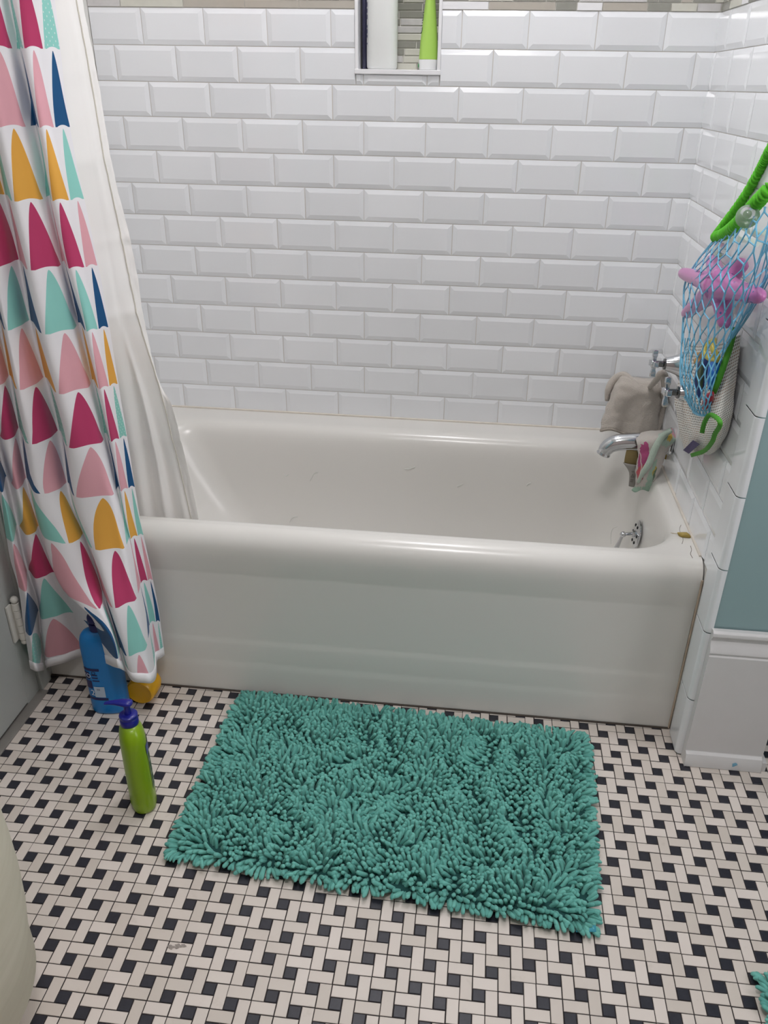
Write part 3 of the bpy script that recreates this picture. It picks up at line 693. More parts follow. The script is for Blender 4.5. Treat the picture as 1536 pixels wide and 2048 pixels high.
wrap_text('2', .022, Mb, .0425, .025, 2.5, kp, math.radians(237), .063, root, M_WHITEINK)
wrap_text('88', .008, Mb, .0425, .025, 2.5, kp, math.radians(258), .074, root, M_GREYINK)
# green pump bottle standing on the floor
M_LIME = mat('lime green plastic', (130, 164, 8), .3, var=.02); M_PUMP = mat('royal blue plastic', (22, 28, 130), .3)
gx, gy = .2465, -1.099
root = thing('soap_bottle', 'lime green bottle with a blue pump standing alone on the floor', 'soap bottle', (gx, gy, 0))
ax = math.atan2(-.87, .49)
Mg = Matrix.Translation((gx, gy, .001)) @ Matrix.Rotation(ax, 4, 'Z')
pr = [(.80, 0), (.90, .002), (.96, .006), (1, .016), (1.0, .06), (.985, .12), (.965, .165), (.93, .180), (.86, .190), (.74, .199), (.60, .205), (.47, .2085)]
mb = MB(); ell(Mg, .0400, .0255, pr, mb, p=2.4); mb.build('body', M_LIME, root, smooth=60)
mb = MB(); mb.lathe([(.0165, .2075), (.0172, .209), (.0172, .222), (.0160, .2235), (.0172, .2245), (.0172, .230), (.0150, .232), (.0065, .2325), (.0060, .255), (.0075, .256)], Mg, 28)
pc = mb.build('pump_collar', M_PUMP, root, smooth=40); pc['label'] = 'ribbed blue pump collar'
nz = MB(); dirn = (on_y(206, 1414, gy-.01)-on_y(246, 1414, gy-.01)); dirn.z = 0; dirn.normalize(); sd = Vector((-dirn.y, dirn.x, 0)); h0 = Vector((gx, gy, .2585))
R = []
for t, w, hgt, dz in ((-.011, .006, .0045, 0), (-.008, .0095, .0075, 0), (.0, .0105, .0085, 0), (.010, .009, .0075, 0), (.022, .0065, .0058, -.001), (.034, .005, .0042, -.003), (.043, .0038, .0030, -.0055)):
    c = h0+dirn*t+Vector((0, 0, dz)); R.append([c+sd*w*math.cos(a)+Vector((0, 0, hgt*.75*math.sin(a))) for a in np.linspace(0, 2*PI, 14, endpoint=False)])
nz.rings(R); n_ = nz.build('pump_head', M_PUMP, root, smooth=50); n_['label'] = 'blue pump head with a long nozzle'
kp = kprof(pr); lb = MB(); lb.grid(patch(Mg, .04, .0255, kp, math.radians(52), math.radians(128), .055, .165, .0006, 2.4)[::-1])
l = lb.build('label', mat('grey green label film', (118, 140, 110), .4), root, smooth=180); l['label'] = 'printed grey green label'
lb = MB(); lb.grid(patch(Mg, .04, .0255, kp, math.radians(48), math.radians(104), .146, .168, .0010, 2.4)[::-1])
lb.build('label_band', mat('slate blue label print', (70, 82, 140), .4), root, smooth=180)
for z0, z1, a, b in ((.128, .142, 60, 74), (.108, .121, 57, 69), (.094, .104, 60, 76), (.074, .088, 57, 72), (.060, .068, 60, 70)):
    lb = MB(); lb.grid(patch(Mg, .04, .0255, kp, math.radians(a), math.radians(b), z0, z1, .0011, 2.4)[::-1]); lb.build('print_mark', M_DKGREEN, root, smooth=180)
# yellow bottle lying against the tub
M_YEL = mat('amber yellow plastic', (226, 168, 8), .3, var=.02)
root = thing('yellow_bottle', 'small amber yellow bottle lying on its side against the tub', 'bottle', (.130, -.79, 0))
ax_ = Vector((.06, 1, .0)).normalized(); My = frame((.1285, -.822, .0345), Vector((1, -.06, 0)).normalized(), Vector((0, 0, 1)), -ax_)
My = Matrix.Translation((.1285, -.819, .0345)) @ ax_.to_track_quat('Z', 'Y').to_matrix().to_4x4()
mb = MB(); mb.lathe([(.010, .0025), (.024, .0018), (.0272, .0005), (.0300, .0), (.0322, .003), (.0335, .010), (.0340, .025), (.0335, .045), (.030, .056), (.020, .064), (.012, .066)], My, 40, 1, .98)
mb.build('body', M_YEL, root, smooth=40)
mb = MB(); mb.lathe([(.012, .064), (.012, .073), (.009, .0745)], My, 24); c_ = mb.build('cap', M_YEL, root, smooth=40)
# bottles in the niche
zf = NZ0+.0097
root = thing('lotion_bottle', 'white bottle standing at the left of the wall niche', 'bottle', (.581, .032, zf))
Mw = Matrix.Translation((.581, .034, zf)) @ Matrix.Rotation(math.radians(0), 4, 'Z')
pr = [(.86, 0), (.95, .0015), (1, .006), (1.01, .02), (1.01, .15), (1.0, .19), (.9, .203), (.6, .212), (.35, .215)]
mb = MB(); ell(Mw, .0365, .0285, pr, mb, p=2.6); mb.build('body', mat('white plastic', (226, 228, 226), .35, var=.01), root, smooth=60)
mb = MB(); mb.lathe([(.0125, .214), (.0135, .216), (.0135, .238), (.012, .24)], Mw, 24); mb.build('cap', mat('white cap plastic', (226, 226, 224), .35), root, smooth=40)
for z0, z1 in ((.052, .055), (.066, .071), (.074, .083), (.086, .091), (.103, .112), (.116, .124), (.128, .137), (.142, .146), (.151, .156), (.162, .168)):
    lb = MB(); lb.grid(patch(Mw, .0365, .0285, kprof(pr), math.radians(196), math.radians(211), z0, z1, .0006, 2.6)[::-1]); lb.build('print_mark', M_GREYINK, root, smooth=180)
M_NB = mat('navy niche strip', (52, 52, 78), .35)  # added bottle shape stands in for shaded niche side and a dark stripe
root = thing('niche_dark_strip', 'slim dark navy bottle shape added for the dark strip at the left of the niche', 'bottle', (.5385, .050, zf))
mb = MB(); Mn = Matrix.Translation((.5385, .052, zf)); ell(Mn, .0075, .026, [(.85, 0), (1, .004), (1, .17), (.8, .185), (.4, .19)], mb, p=2.6); mb.build('body', M_NB, root, smooth=60)
mb = MB(); mb.lathe([(.005, .189), (.006, .19), (.006, .205), (.005, .207)], Mn, 20); mb.build('cap', M_NB, root, smooth=40)
root = thing('lotion_tube', 'lime green tube standing on its white cap in the wall niche', 'tube', (.6935, .030, zf))
Mt = Matrix.Translation((.6935, .032, zf))
mb = MB(); R = []
for z, sx, sy in ((.0225, .0222, .0222), (.03, .0222, .0222), (.06, .0205, .0225), (.10, .0165, .0230), (.14, .0118, .0236), (.18, .006, .0242), (.192, .0016, .0245), (.205, .0014, .0245)):
    R.append([Mt @ Vector((sx*math.cos(t)+.0016*(z-.02)/.18, sy*math.sin(t), z)) for t in np.linspace(0, 2*PI, 36, endpoint=False)])
mb.rings(R); mb.build('tube_body', mat('bright lime plastic', (180, 222, 106), .35, var=.02), root, smooth=60)
mb = MB(); mb.lathe([(.0195, 0), (.0215, .001), (.0222, .004), (.0232, .0205), (.0226, .022), (.020, .0223)], Mt, 36); cpp = mb.build('cap', mat('white tube cap', (230, 231, 232), .3), root, smooth=40); cpp['label'] = 'white flip cap'
mb = MB(); mb.ball(Mt @ Vector((-.0226, -.003, .0095)), .0042, 12, (.5, 1, 1.2)); mb.build('latch', mat('green latch plastic', (60, 150, 84), .4), cpp, smooth=60)
kt = lambda z: float(np.interp(z, (.0, .03, .06, .10, .14, .18), (1, 1, .923, .743, .53, .3)))
wrap_text('CIIDI', .021, Mt, .0222, .0222, 2.0, kt, math.radians(200), .098, root, M_DKGREEN, vertical=True, off=.0012)

# ------------------------------------------------------------------ taps, spout
SPY = -.282
def tap(name, label, y, z, group):
    xw = WX-.0045; root = thing(name, label, 'tap handle', (xw, y, z), group)
    Mx = Matrix.Translation((xw, y, z)) @ Euler((0, -PI/2, 0)).to_matrix().to_4x4()
    mb = MB(); mb.lathe([(.036, 0), (.0365, .003), (.034, .007), (.029, .014), (.0235, .024), (.019, .036), (.0158, .047), (.0150, .050), (.0125, .0505)], Mx, 36); mb.build('escutcheon', M_CHROME, root, smooth=40)
    mb = MB(); mb.lathe([(.0128, .0500), (.0128, .054), (.0075, .0555), (.0070, .070), (.0085, .072)], Mx, 24); mb.build('stem', mat('worn dark chrome', (120, 120, 120), .2, metal=1), root, smooth=40)
    mb = MB(); c = Vector((xw-.076, y, z)); mb.ball(c, .0085, 16)
    for ang in (12, 102, 192, 282):
        a = math.radians(ang); d = Vector((0, math.sin(a), math.cos(a))); e = Vector((0, math.cos(a), -math.sin(a))); f = Vector((1, 0, 0)); R = []
        for t, w, h in ((.004, .0052, .0045), (.014, .0050, .0042), (.018, .0062, .0055), (.030, .0068, .0058), (.032, .0055, .0046)):
            R.append([c+d*t+e*w*s1+f*h*s2 for s1, s2 in ((1, 1), (-1, 1), (-1, -1), (1, -1))])
        mb.rings(R)
    mb.lathe([(.0095, .074), (.0095, .081), (.006, .0835)], Mx, 20)
    mb.build('cross_handle', M_CHROME, root, smooth=35, bevel=.0008)
    return root
tap('tap', 'chrome cross handled tap above the spout, left of the blue net', -.296, .718, 'wall taps')
tap('tap', 'chrome cross handled tap just below the first one, over the mesh pouch', -.470, .708, 'wall taps')
root = thing('tub_spout', 'long chrome tub spout with a down turned tip', 'spout', (WX-.004, SPY, .52))
mb = MB(); Mx = Matrix.Translation((WX-.004, SPY, .518)) @ Euler((0, -PI/2, 0)).to_matrix().to_4x4()
mb.lathe([(.0345, 0), (.0350, .003), (.0325, .006), (.0325, .009), (.029, .012), (.027, .020), (.0255, .030), (.024, .035)], Mx, 40); mb.build('flange', M_CHROME, root, smooth=35)
P = spl([(1.345, SPY, .518), (1.30, SPY, .516), (1.25, SPY, .5125), (1.222, SPY, .508), (1.205, SPY, .500), (1.195, SPY, .488), (1.190, SPY, .474)], 6)
rr = np.interp(np.linspace(0, 1, len(P)), (0, .3, .55, .8, .93, .97, 1), (.024, .0215, .0205, .0185, .0165, .0180, .0175))
mb = MB(); mb.tube(P, list(rr), 32); mb.build('spout_body', M_CHROME, root, smooth=50)

# ------------------------------------------------------------------ cloths
def cloth_mat(name, rgb, bscale=420, strength=.7):
    s = N(name); s.set(rough=.95, sheen=.25); c = lin(rgb); f = s.noise(420, 3); g = s.noise(18, 3)
    a = s.mix(f, tuple(v*.80 for v in c), tuple(min(1, v*1.14) for v in c)); s.l(s.mix(s.math('MULTIPLY', g, .18), a, tuple(v*.75 for v in c)), s.b.inputs['Base Color'])
    s.bump(s.noise(bscale, 3), strength, .0025); return s
M_WASH = cloth_mat('grey beige terry', (190, 182, 173)).m
def sheet(rows, nu=8, nv=6, wr=.0015, ws=40, seed=0):
    """smooth surface through rows of control points"""
    R = [spl([tuple(p) for p in r], nu) for r in rows]; n = len(R[0]); cols = [spl([tuple(R[i][j]) for i in range(len(R))], nv) for j in range(n)]
    G = [[Vector(cols[j][i]) for j in range(n)] for i in range(len(cols[0]))]
    for r in G:
        for p in r: p += Vector((mnoise.noise(p*ws+Vector((seed, 0, 0))), mnoise.noise(p*ws+Vector((0, seed, 4))), mnoise.noise(p*ws+Vector((3, 0, seed)))))*wr
    return G
T = lambda rows, Y: [[on_y(x, y, yy) for (x, y, yy) in r] for r in rows]
Yw = -.165
front = T([[(1233, 758, -.105), (1250, 752, -.15), (1272, 766, -.17), (1298, 769, -.175), (1318, 756, -.16), (1326, 744, -.12)],
           [(1226, 774, -.13), (1240, 774, -.17), (1268, 782, -.185), (1298, 786, -.185), (1320, 778, -.17), (1329, 768, -.13)],
           [(1218, 800, -.15), (1236, 800, -.18), (1262, 806, -.18), (1292, 808, -.185), (1316, 802, -.18), (1326, 796, -.15)],
           [(1208, 830, -.16), (1230, 832, -.18), (1256, 836, -.175), (1286, 838, -.185), (1308, 836, -.18), (1318, 832, -.16)],
           [(1201, 860, -.17), (1224, 858, -.185), (1248, 866, -.175), (1276, 872, -.185), (1298, 874, -.18), (1308, 874, -.165)]], 0)
back = T([[(1233, 758, -.105), (1250, 748, -.11), (1272, 752, -.11), (1298, 756, -.115), (1318, 748, -.11), (1326, 744, -.12)],
          [(1222, 780, -.085), (1246, 775, -.085), (1270, 775, -.085), (1296, 775, -.085), (1316, 775, -.085), (1330, 775, -.09)],
          [(1214, 815, -.08), (1238, 815, -.075), (1262, 818, -.075), (1292, 820, -.075), (1312, 822, -.075), (1326, 824, -.08)],
          [(1212, 846, -.08), (1236, 846, -.075), (1258, 850, -.075), (1288, 856, -.075), (1308, 858, -.075), (1322, 860, -.08)]], 0)
mb = MB(); G = sheet(front, 6, 6, .004, 55, 2); mb.grid(G[::-1]); G2 = sheet(back, 6, 6, .003, 55, 2); G2[0] = G[0]; mb.grid(G2)
# rolled fold that loops over the top left and right corners
mb.tube(spl([tuple(on_y(*p)) for p in ((1214, 800, -.135), (1217, 778, -.135), (1228, 760, -.13), (1245, 751, -.135), (1258, 757, -.15), (1272, 772, -.17))], 6), [.004+.0045*math.sin(PI*i/30) for i in range(31)], 10)
mb.tube(spl([tuple(on_y(*p)) for p in ((1300, 774, -.185), (1312, 760, -.225), (1324, 747, -.262), (1330, 762, -.225), (1329, 800, -.165), (1318, 850, -.155), (1310, 872, -.155))], 5), [.004+.004*math.sin(PI*i/30) for i in range(31)], 10)
o = mb.build('washcloth', M_WASH, smooth=180, solid=.0045); tag(o, 'grey beige terry washcloth draped in the corner above the spout', 'washcloth')
mb = MB(); mb.tube([p+Vector((0, -.002, 0)) for p in G[-1]], .0034, 8); h = mb.build('hem', mat('taupe terry hem', (158, 150, 140), .95, bump=.5, bscale=500), o, smooth=60)
# printed cloth wrapped over the spout
def print_mat():
    s = cloth_mat('faded floral cotton', (178, 170, 164), 500, .5)
    uv = s.n('ShaderNodeUVMap'); uv.uv_map = 'UVMap'; sp = s.n('ShaderNodeSeparateXYZ'); s.l(uv.outputs[0], sp.inputs[0]); u, v = sp.outputs[0], sp.outputs[1]
    nz_ = s.noise(16, 2, uv.outputs[0]); nw = s.math('MULTIPLY', s.math('SUBTRACT', nz_, .5), .12)
    base = s.mix(s.noise(5, 2, uv.outputs[0]), lin((188, 176, 172)), lin((196, 196, 186)))
    def blob(c, cu_, cv_, ru, rv, rgb, k=1.0):
        a = s.math('DIVIDE', s.math('SUBTRACT', s.math('ADD', u, nw), cu_), ru); b = s.math('DIVIDE', s.math('SUBTRACT', s.math('ADD', v, nw), cv_), rv)
        d = s.math('ADD', s.math('MULTIPLY', a, a), s.math('MULTIPLY', b, b)); return s.mix(s.math('MULTIPLY', s.math('LESS_THAN', d, 1.0), k), c, lin(rgb))
    c = blob(base, .78, .14, .28, .16, (168, 190, 174)); c = blob(c, .18, .40, .15, .20, (176, 66, 122)); c = blob(c, .20, .62, .15, .12, (186, 74, 86)); c = blob(c, .95, .03, .16, .10, (200, 140, 150))
    c = blob(c, .55, .68, .11, .24, (156, 186, 166)); c = blob(c, .82, .16, .085, .055, (206, 172, 64)); c = blob(c, .62, .60, .05, .06, (190, 168, 70)); c = blob(c, .66, .66, .04, .10, (80, 110, 84)); c = blob(c, .4, .95, .5, .1, (150, 182, 162))
    st_ = s.math('LESS_THAN', s.math('ABSOLUTE', s.math('SUBTRACT', s.math('ADD', u, s.math('MULTIPLY', v, -.55)), -.13)), .018)
    c = s.mix(s.math('MULTIPLY', st_, .8), c, lin((205, 190, 184)))
    for l_ in list(s.b.inputs['Base Color'].links): s.t.links.remove(l_)
    f = s.noise(500, 2); s.l(s.mix(s.math('MULTIPLY', f, .28), c, lin((120, 112, 106))), s.b.inputs['Base Color']); return s.m
Yc = SPY-.044
fr = T([[(1272, 872, SPY+.004), (1290, 864, SPY), (1308, 862, SPY), (1326, 862, SPY), (1342, 858, SPY), (1354, 862, SPY+.004)],
        [(1274, 884, Yc+.006), (1290, 880, Yc), (1308, 878, Yc-.004), (1324, 876, Yc-.003), (1338, 876, Yc), (1350, 880, Yc+.008)],
        [(1277, 905, Yc), (1290, 903, Yc-.006), (1306, 900, Yc-.010), (1320, 898, Yc-.004), (1330, 898, Yc+.002), (1336, 900, Yc+.010)],
        [(1273, 928, Yc), (1286, 930, Yc-.007), (1300, 928, Yc-.012), (1312, 926, Yc-.004), (1321, 926, Yc+.004), (1325, 926, Yc+.012)],
        [(1271, 950, Yc+.004), (1280, 952, Yc-.006), (1292, 952, Yc-.010), (1304, 952, Yc-.002), (1313, 950, Yc+.006), (1316, 950, Yc+.012)],
        [(1272, 968, Yc+.004), (1279, 970, Yc-.003), (1288, 971, Yc-.006), (1298, 971, Yc), (1306, 969, Yc+.006), (1308, 967, Yc+.010)],
        [(1264, 981, Yc+.004), (1270, 984, Yc), (1281, 980, Yc-.004), (1290, 980, Yc), (1300, 982, Yc+.004), (1305, 976, Yc+.008)]], 0)
G = sheet(fr, 7, 7, .0030, 70, 5); mb = MB(); nr, nc = len(G), len(G[0]); uvs = [(j/(nc-1), i/(nr-1)) for i in range(nr) for j in range(nc)]
mb.grid(G[::-1]); uvs = [(j/(nc-1), 1-i/(nr-1)) for i in range(nr) for j in range(nc)]
# back half going down behind the spout
bk = [[Vector(p) for p in G[0]]]
for k, (dy, dz) in enumerate(((.022, -.012), (.030, -.035), (.026, -.065), (.020, -.09))): bk.append([Vector((p.x*(1)+.0, p.y+dy, p.z+dz)) for p in G[0]])
mb.grid(bk); uvs += [(j/(nc-1), .05*i) for i in range(len(bk)) for j in range(nc)]
mb.uv = uvs
o = mb.build('printed_cloth', print_mat(), smooth=180, solid=.003); tag(o, 'pink and green floral printed cloth wrapped over the chrome spout', 'cloth')
mb = MB()                                                   # diagonal rolled fold across the front
mb.tube(spl([tuple(on_y(x, y, Yc-q)) for x, y, q in ((1343, 862, 0), (1326, 872, .008), (1311, 895, .014), (1299, 925, .018), (1286, 945, .014), (1276, 965, .006))], 6), [.003+.0055*math.sin(PI*min(1, (i+3)/34)) for i in range(31)], 12)
f_ = mb.build('fold', cloth_mat('sage green cotton fold', (172, 188, 174), 500, .5).m, o, smooth=180); f_['label'] = 'pale green rolled edge'
mb = MB(); Yt = SPY-.018
def poly(pts, Y, dz=.0012):
    P = [on_y(x, y, Y) for x, y in pts]; mb.add(P, [tuple(range(len(P)))])
mb = MB(); P = T([[(1253, 900, Yt), (1264, 900, Yt), (1276, 902, Yt)], [(1250, 914, Yt-.004), (1263, 916, Yt-.006), (1276, 918, Yt-.004)], [(1248, 926, Yt-.004), (1262, 929, Yt-.007), (1274, 930, Yt-.004)]], 0)
mb.grid(sheet(P, 4, 4, .0005, 60)[::-1]); t1 = mb.build('loop', mat('folded cloth underside with shade painted brown', (122, 106, 66), .8), o, smooth=180, solid=.002); t1['label'] = 'folded cloth underside with shade painted brown'  # brown colour stands in for shade on the cloth's underside
mb = MB(); P = T([[(1246, 925, Yt-.008), (1258, 928, Yt-.009), (1272, 930, Yt-.008)], [(1258, 945, Yt-.008), (1264, 946, Yt-.010), (1272, 946, Yt-.008)], [(1257, 972, Yt-.006), (1264, 974, Yt-.007), (1274, 975, Yt-.006)]], 0)
mb.grid(sheet(P, 4, 4, .0005, 60)[::-1]); t2 = mb.build('care_tag', mat('grey care label', (148, 144, 138), .8), o, smooth=180, solid=.001); t2['label'] = 'grey care label with washing symbols'
cx_ = on_y(1265, 952, Yt-.0115)
Mt2 = frame(cx_, Vector((1, 0, 0)), Vector((0, 0, 1)), Vector((0, -1, 0)))
mb = MB()
for a, b in (((-.004, -.003), (0, .005)), ((0, .005), (.004, -.003)), ((-.004, -.003), (.004, -.003)), ((-.004, -.010), (.004, -.010)), ((-.004, -.013), (.004, -.013)), ((-.004, -.016), (.003, -.016)), ((-.004, .012), (.004, .012))):
    mb.tube([Mt2 @ Vector((*a, 0)), Mt2 @ Vector((*b, 0))], .0005, 4)
mb.build('washing_symbol', mat('grey label print', (92, 86, 82), .8), t2, smooth=0)

# ------------------------------------------------------------------ toy net, toys, mesh pouch on the tiled wing wall
X_ = lambda r: [on_x(*p) for p in r]
M_NET = mat('light blue cord', (112, 182, 214), .6, var=.12, vscale=60)
M_GREEN = mat('bright green elastic fabric', (86, 186, 30), .75, var=.1, vscale=60, bump=.4, bscale=240)
netrows = [X_(r) for r in (
 [(1430, 476, 1.338), (1448, 470, 1.300), (1478, 450, 1.268), (1520, 422, 1.262), (1580, 380, 1.300)],
 [(1392, 525, 1.322), (1420, 518, 1.280), (1462, 506, 1.255), (1510, 488, 1.258), (1572, 470, 1.318)],
 [(1369, 568, 1.312), (1396, 568, 1.268), (1440, 566, 1.248), (1490, 562, 1.262), (1540, 556, 1.332)],
 [(1366, 632, 1.312), (1388, 632, 1.272), (1425, 636, 1.256), (1465, 636, 1.275), (1500, 628, 1.338)],
 [(1362, 700, 1.312), (1380, 700, 1.278), (1408, 702, 1.262), (1440, 700, 1.280), (1466, 680, 1.336)],
 [(1360, 755, 1.310), (1376, 757, 1.280), (1398, 760, 1.264), (1424, 758, 1.278), (1444, 735, 1.330)],
 [(1370, 800, 1.312), (1382, 803, 1.288), (1398, 808, 1.276), (1416, 808, 1.284), (1432, 790, 1.318)],
 [(1384, 822, 1.312), (1390, 828, 1.296), (1400, 832, 1.288), (1412, 832, 1.292), (1426, 832, 1.308)])]
NG = sheet(netrows, 12, 12, 0, 1); NR_, NC_ = len(NG)-1, len(NG[0])-1
def netp(a, t):
    a = min(max(a, 0), 1)*NC_; t = min(max(t, 0), 1)*NR_; i, j = min(int(t), NR_-1), min(int(a), NC_-1); f, g = t-i, a-j
    return (NG[i][j]*(1-g)+NG[i][j+1]*g)*(1-f)+(NG[i+1][j]*(1-g)+NG[i+1][j+1]*g)*f
root = thing('toy_net', 'light blue toy net with green elastic edge hung on the tiled wall', 'toy net', netp(.5, 0))
mb = MB(); nr, nc = 18, 9
def node(i, j):
    a = (j+.5*(i % 2))/nc; t = i/nr; k = 1.0
    a += .045*mnoise.noise(Vector((i*.7, j*.9, 2)))+.010; t += .022*mnoise.noise(Vector((i*.8, j*.6, 7)))
    return a, t
for i in range(nr):
    for j in range(nc+1):
        a0, t0 = node(i, j)
        if not (0 <= a0 <= 1.001): continue
        for dj in ((0, -1) if i % 2 == 0 else (0, 1)):
            a1, t1 = node(i+1, j+dj)
            if not (-.001 <= a1 <= 1.001): continue
            kt = .35                                       # twisted pair section then opens: hexagon like holes
            am = a0+(a1-a0)*.08; tm = t0+(t1-t0)*kt
            mb.tube([netp(a0, t0), netp(am, tm), netp(a0+(a1-a0)*.55, t0+(t1-t0)*.68), netp(a1, t1)], .0013, 5)
        if i % 1 == 0: mb.ball(netp(a0, t0), .0022, 6)
for a in (.0, .02, .97, 1.0): mb.tube([netp(a, t) for t in np.linspace(.02, 1, 40)], .0012, 5)
for a in np.linspace(0.82, .98, 6): mb.tube([netp(a+.02*math.sin(t*9+a*40), t) for t in np.linspace(.0, .62, 24)], .0010, 5)
for a in np.linspace(0.03, .30, 5): mb.tube([netp(a+.012*math.sin(t*17+a*60), t) for t in np.linspace(.52, .99, 24)], .0010, 5)
mb.tube([netp(a, .99) for a in np.linspace(0, 1, 20)], .0022, 6); mb.ball(netp(.93, 1.0), .005, 8)
mb.build('net', M_NET, root, smooth=60)
def ruffle(path, r, name, amp=.28, seed=0):
    P = spl([tuple(p) for p in path], 60); mb = MB(); rr = [r*(1+amp*(abs(math.sin(i*.40+mnoise.noise(Vector((i*.15, seed, 3)))*2))*2-1)*1.2+.0*math.sin(i*.72+mnoise.noise(Vector((i*.2, seed, 1)))*2.5)) for i in range(len(P))]
    mb.tube(P, rr, 14); return mb.build(name, M_GREEN, root, smooth=180)
b1 = ruffle(X_([(1432, 470, 1.340), (1455, 440, 1.343), (1490, 392, 1.344), (1520, 340, 1.345), (1536, 308, 1.345), (1560, 262, 1.345)]), .0070, 'elastic_band', .30, 1)
b2 = ruffle(X_([(1431, 474, 1.338), (1448, 468, 1.305), (1474, 448, 1.274), (1500, 420, 1.264), (1536, 382, 1.266), (1585, 335, 1.300)]), .0084, 'elastic_band', .34, 4)
M_CUP = N('clear suction cup vinyl').set(col=lin((226, 232, 226)), rough=.12, trans=.8, ior=1.4).m
for (x, y, X, sc) in ((1495, 432, 1.252, .017), (1440, 500, 1.300, .013)):
    c = on_x(x, y, X); mb = MB(); Mx = Matrix.Translation(c) @ (Vector(CAM)-c+Vector((-.1, 0, .3))).to_track_quat('Z', 'Y').to_matrix().to_4x4()
    mb.lathe([(sc, -.004), (sc*1.02, -.003), (sc*.8, .003), (sc*.45, .007), (sc*.38, .012), (sc*.2, .0135)], Mx, 28); s_ = mb.build('suction_cup', M_CUP, root, smooth=50); s_['label'] = 'clear suction cup'
# star shaped purple toy
def toy_paint(name, rgb, rgb2):
    s = N(name); s.set(rough=.3); v = s.n('ShaderNodeTexVoronoi'); v.inputs['Scale'].default_value = 55; tc = s.n('ShaderNodeTexCoord'); s.l(tc.outputs['Object'], v.inputs['Vector'])
    s.l(s.mix(s.math('LESS_THAN', v.outputs['Distance'], .16), lin(rgb), lin(rgb2)), s.b.inputs['Base Color']); return s.m
mb = MB(); cS = on_x(1440, 572, 1.285)
arms = [((1362, 545), 1.318, 1.300), ((1369, 630), 1.318, 1.290), ((1452, 656), 1.300, 1.292), ((1526, 594), 1.306, 1.290), ((1492, 520), 1.318, 1.295), ((1424, 516), 1.322, 1.300)]
for (x, y), X, Xm in arms:
    e = on_x(x, y, X); mid = cS.lerp(e, .55)+Vector((.0, 0, .0))
    P = spl([tuple(cS), tuple(cS.lerp(e, .3)), tuple(mid), tuple(e)], 6); L_ = len(P)
    rad = [.0135 if i < L_-1 else .0135 for i in range(L_)]; rad = [float(np.interp(i/(L_-1), (0, .35, .8, .93, .985, 1), (.0275, .0190, .0148, .0130, .0090, .005))) for i in range(L_)]
    mb.tube(P, rad, 16)
mb.ball(cS+Vector((-.002, -.004, 0)), .034, 18, (.6, 1, 1))
o = mb.build('star_toy', toy_paint('glossy mauve rubber', (198, 120, 178), (86, 96, 160)), smooth=180); tag(o, 'mauve purple star shaped rubber toy inside the blue net', 'toy')
# other toys in the bottom of the net
def capsule(mb, pts, rad, n=14): P = spl([tuple(p) for p in pts], 6); mb.tube(P, list(np.interp(np.linspace(0, 1, len(P)), np.linspace(0, 1, len(rad)), rad)), n)
root = thing('toy_boat', 'blue plastic toy boat standing in the bottom of the net', 'toy', on_x(1408, 818, 1.302))
mb = MB(); capsule(mb, X_([(1413, 712, 1.306), (1406, 740, 1.300), (1404, 775, 1.300), (1408, 816, 1.304)]), (.006, .0135, .0150, .0120, .005)); mb.build('hull', mat('dark blue plastic', (14, 46, 110), .3), root, smooth=60)
mb = MB(); capsule(mb, X_([(1432, 716, 1.300), (1428, 745, 1.294), (1422, 778, 1.294)]), (.006, .0115, .011, .006)); mb.build('deck', mat('sky blue plastic', (20, 104, 190), .3), root, smooth=60)
mb = MB(); capsule(mb, X_([(1404, 722, 1.290), (1400, 750, 1.284), (1402, 776, 1.286)]), (.003, .006, .0065, .003)); mb.build('trim', mat('dark olive plastic', (46, 66, 44), .4), root, smooth=60)
mb = MB(); capsule(mb, X_([(1424, 786, 1.292), (1416, 800, 1.292), (1410, 820, 1.298)]), (.004, .0085, .009, .004)); o = mb.build('fish_toy', mat('red rubber', (176, 40, 60), .35), smooth=60); tag(o, 'small red rubber toy beside the blue boat in the net', 'toy')
mb = MB(); c = on_x(1424, 700, 1.290); P = [c+Vector((.006*math.sin(2*t), .034*math.cos(t), .016*math.sin(t))) for t in np.linspace(0, 2*PI, 30)]; mb.tube(P, .0055, 10)
o = mb.build('ring_toy', toy_paint('yellow ring plastic', (206, 190, 84), (40, 120, 140)), smooth=60); tag(o, 'yellow ring toy with teal spots lying above the boat in the net', 'toy')
mb = MB(); c = on_x(1398, 722, 1.305); mb.rings([[c+Vector((r*math.cos(a), r*math.sin(a), z)) for a in np.linspace(0, 2*PI, 14, endpoint=False)] for r, z in ((.003,-.010),(.008,-.008),(.0105,-.002),(.0095,.003),(.006,.0065),(.0062,.009),(.0072,.0125),(.0062,.016),(.003,.018))])
o = mb.build('duck_toy', mat('tan rubber', (196, 154, 96), .5), smooth=60); tag(o, 'little tan rubber toy at the left inside the net', 'toy')
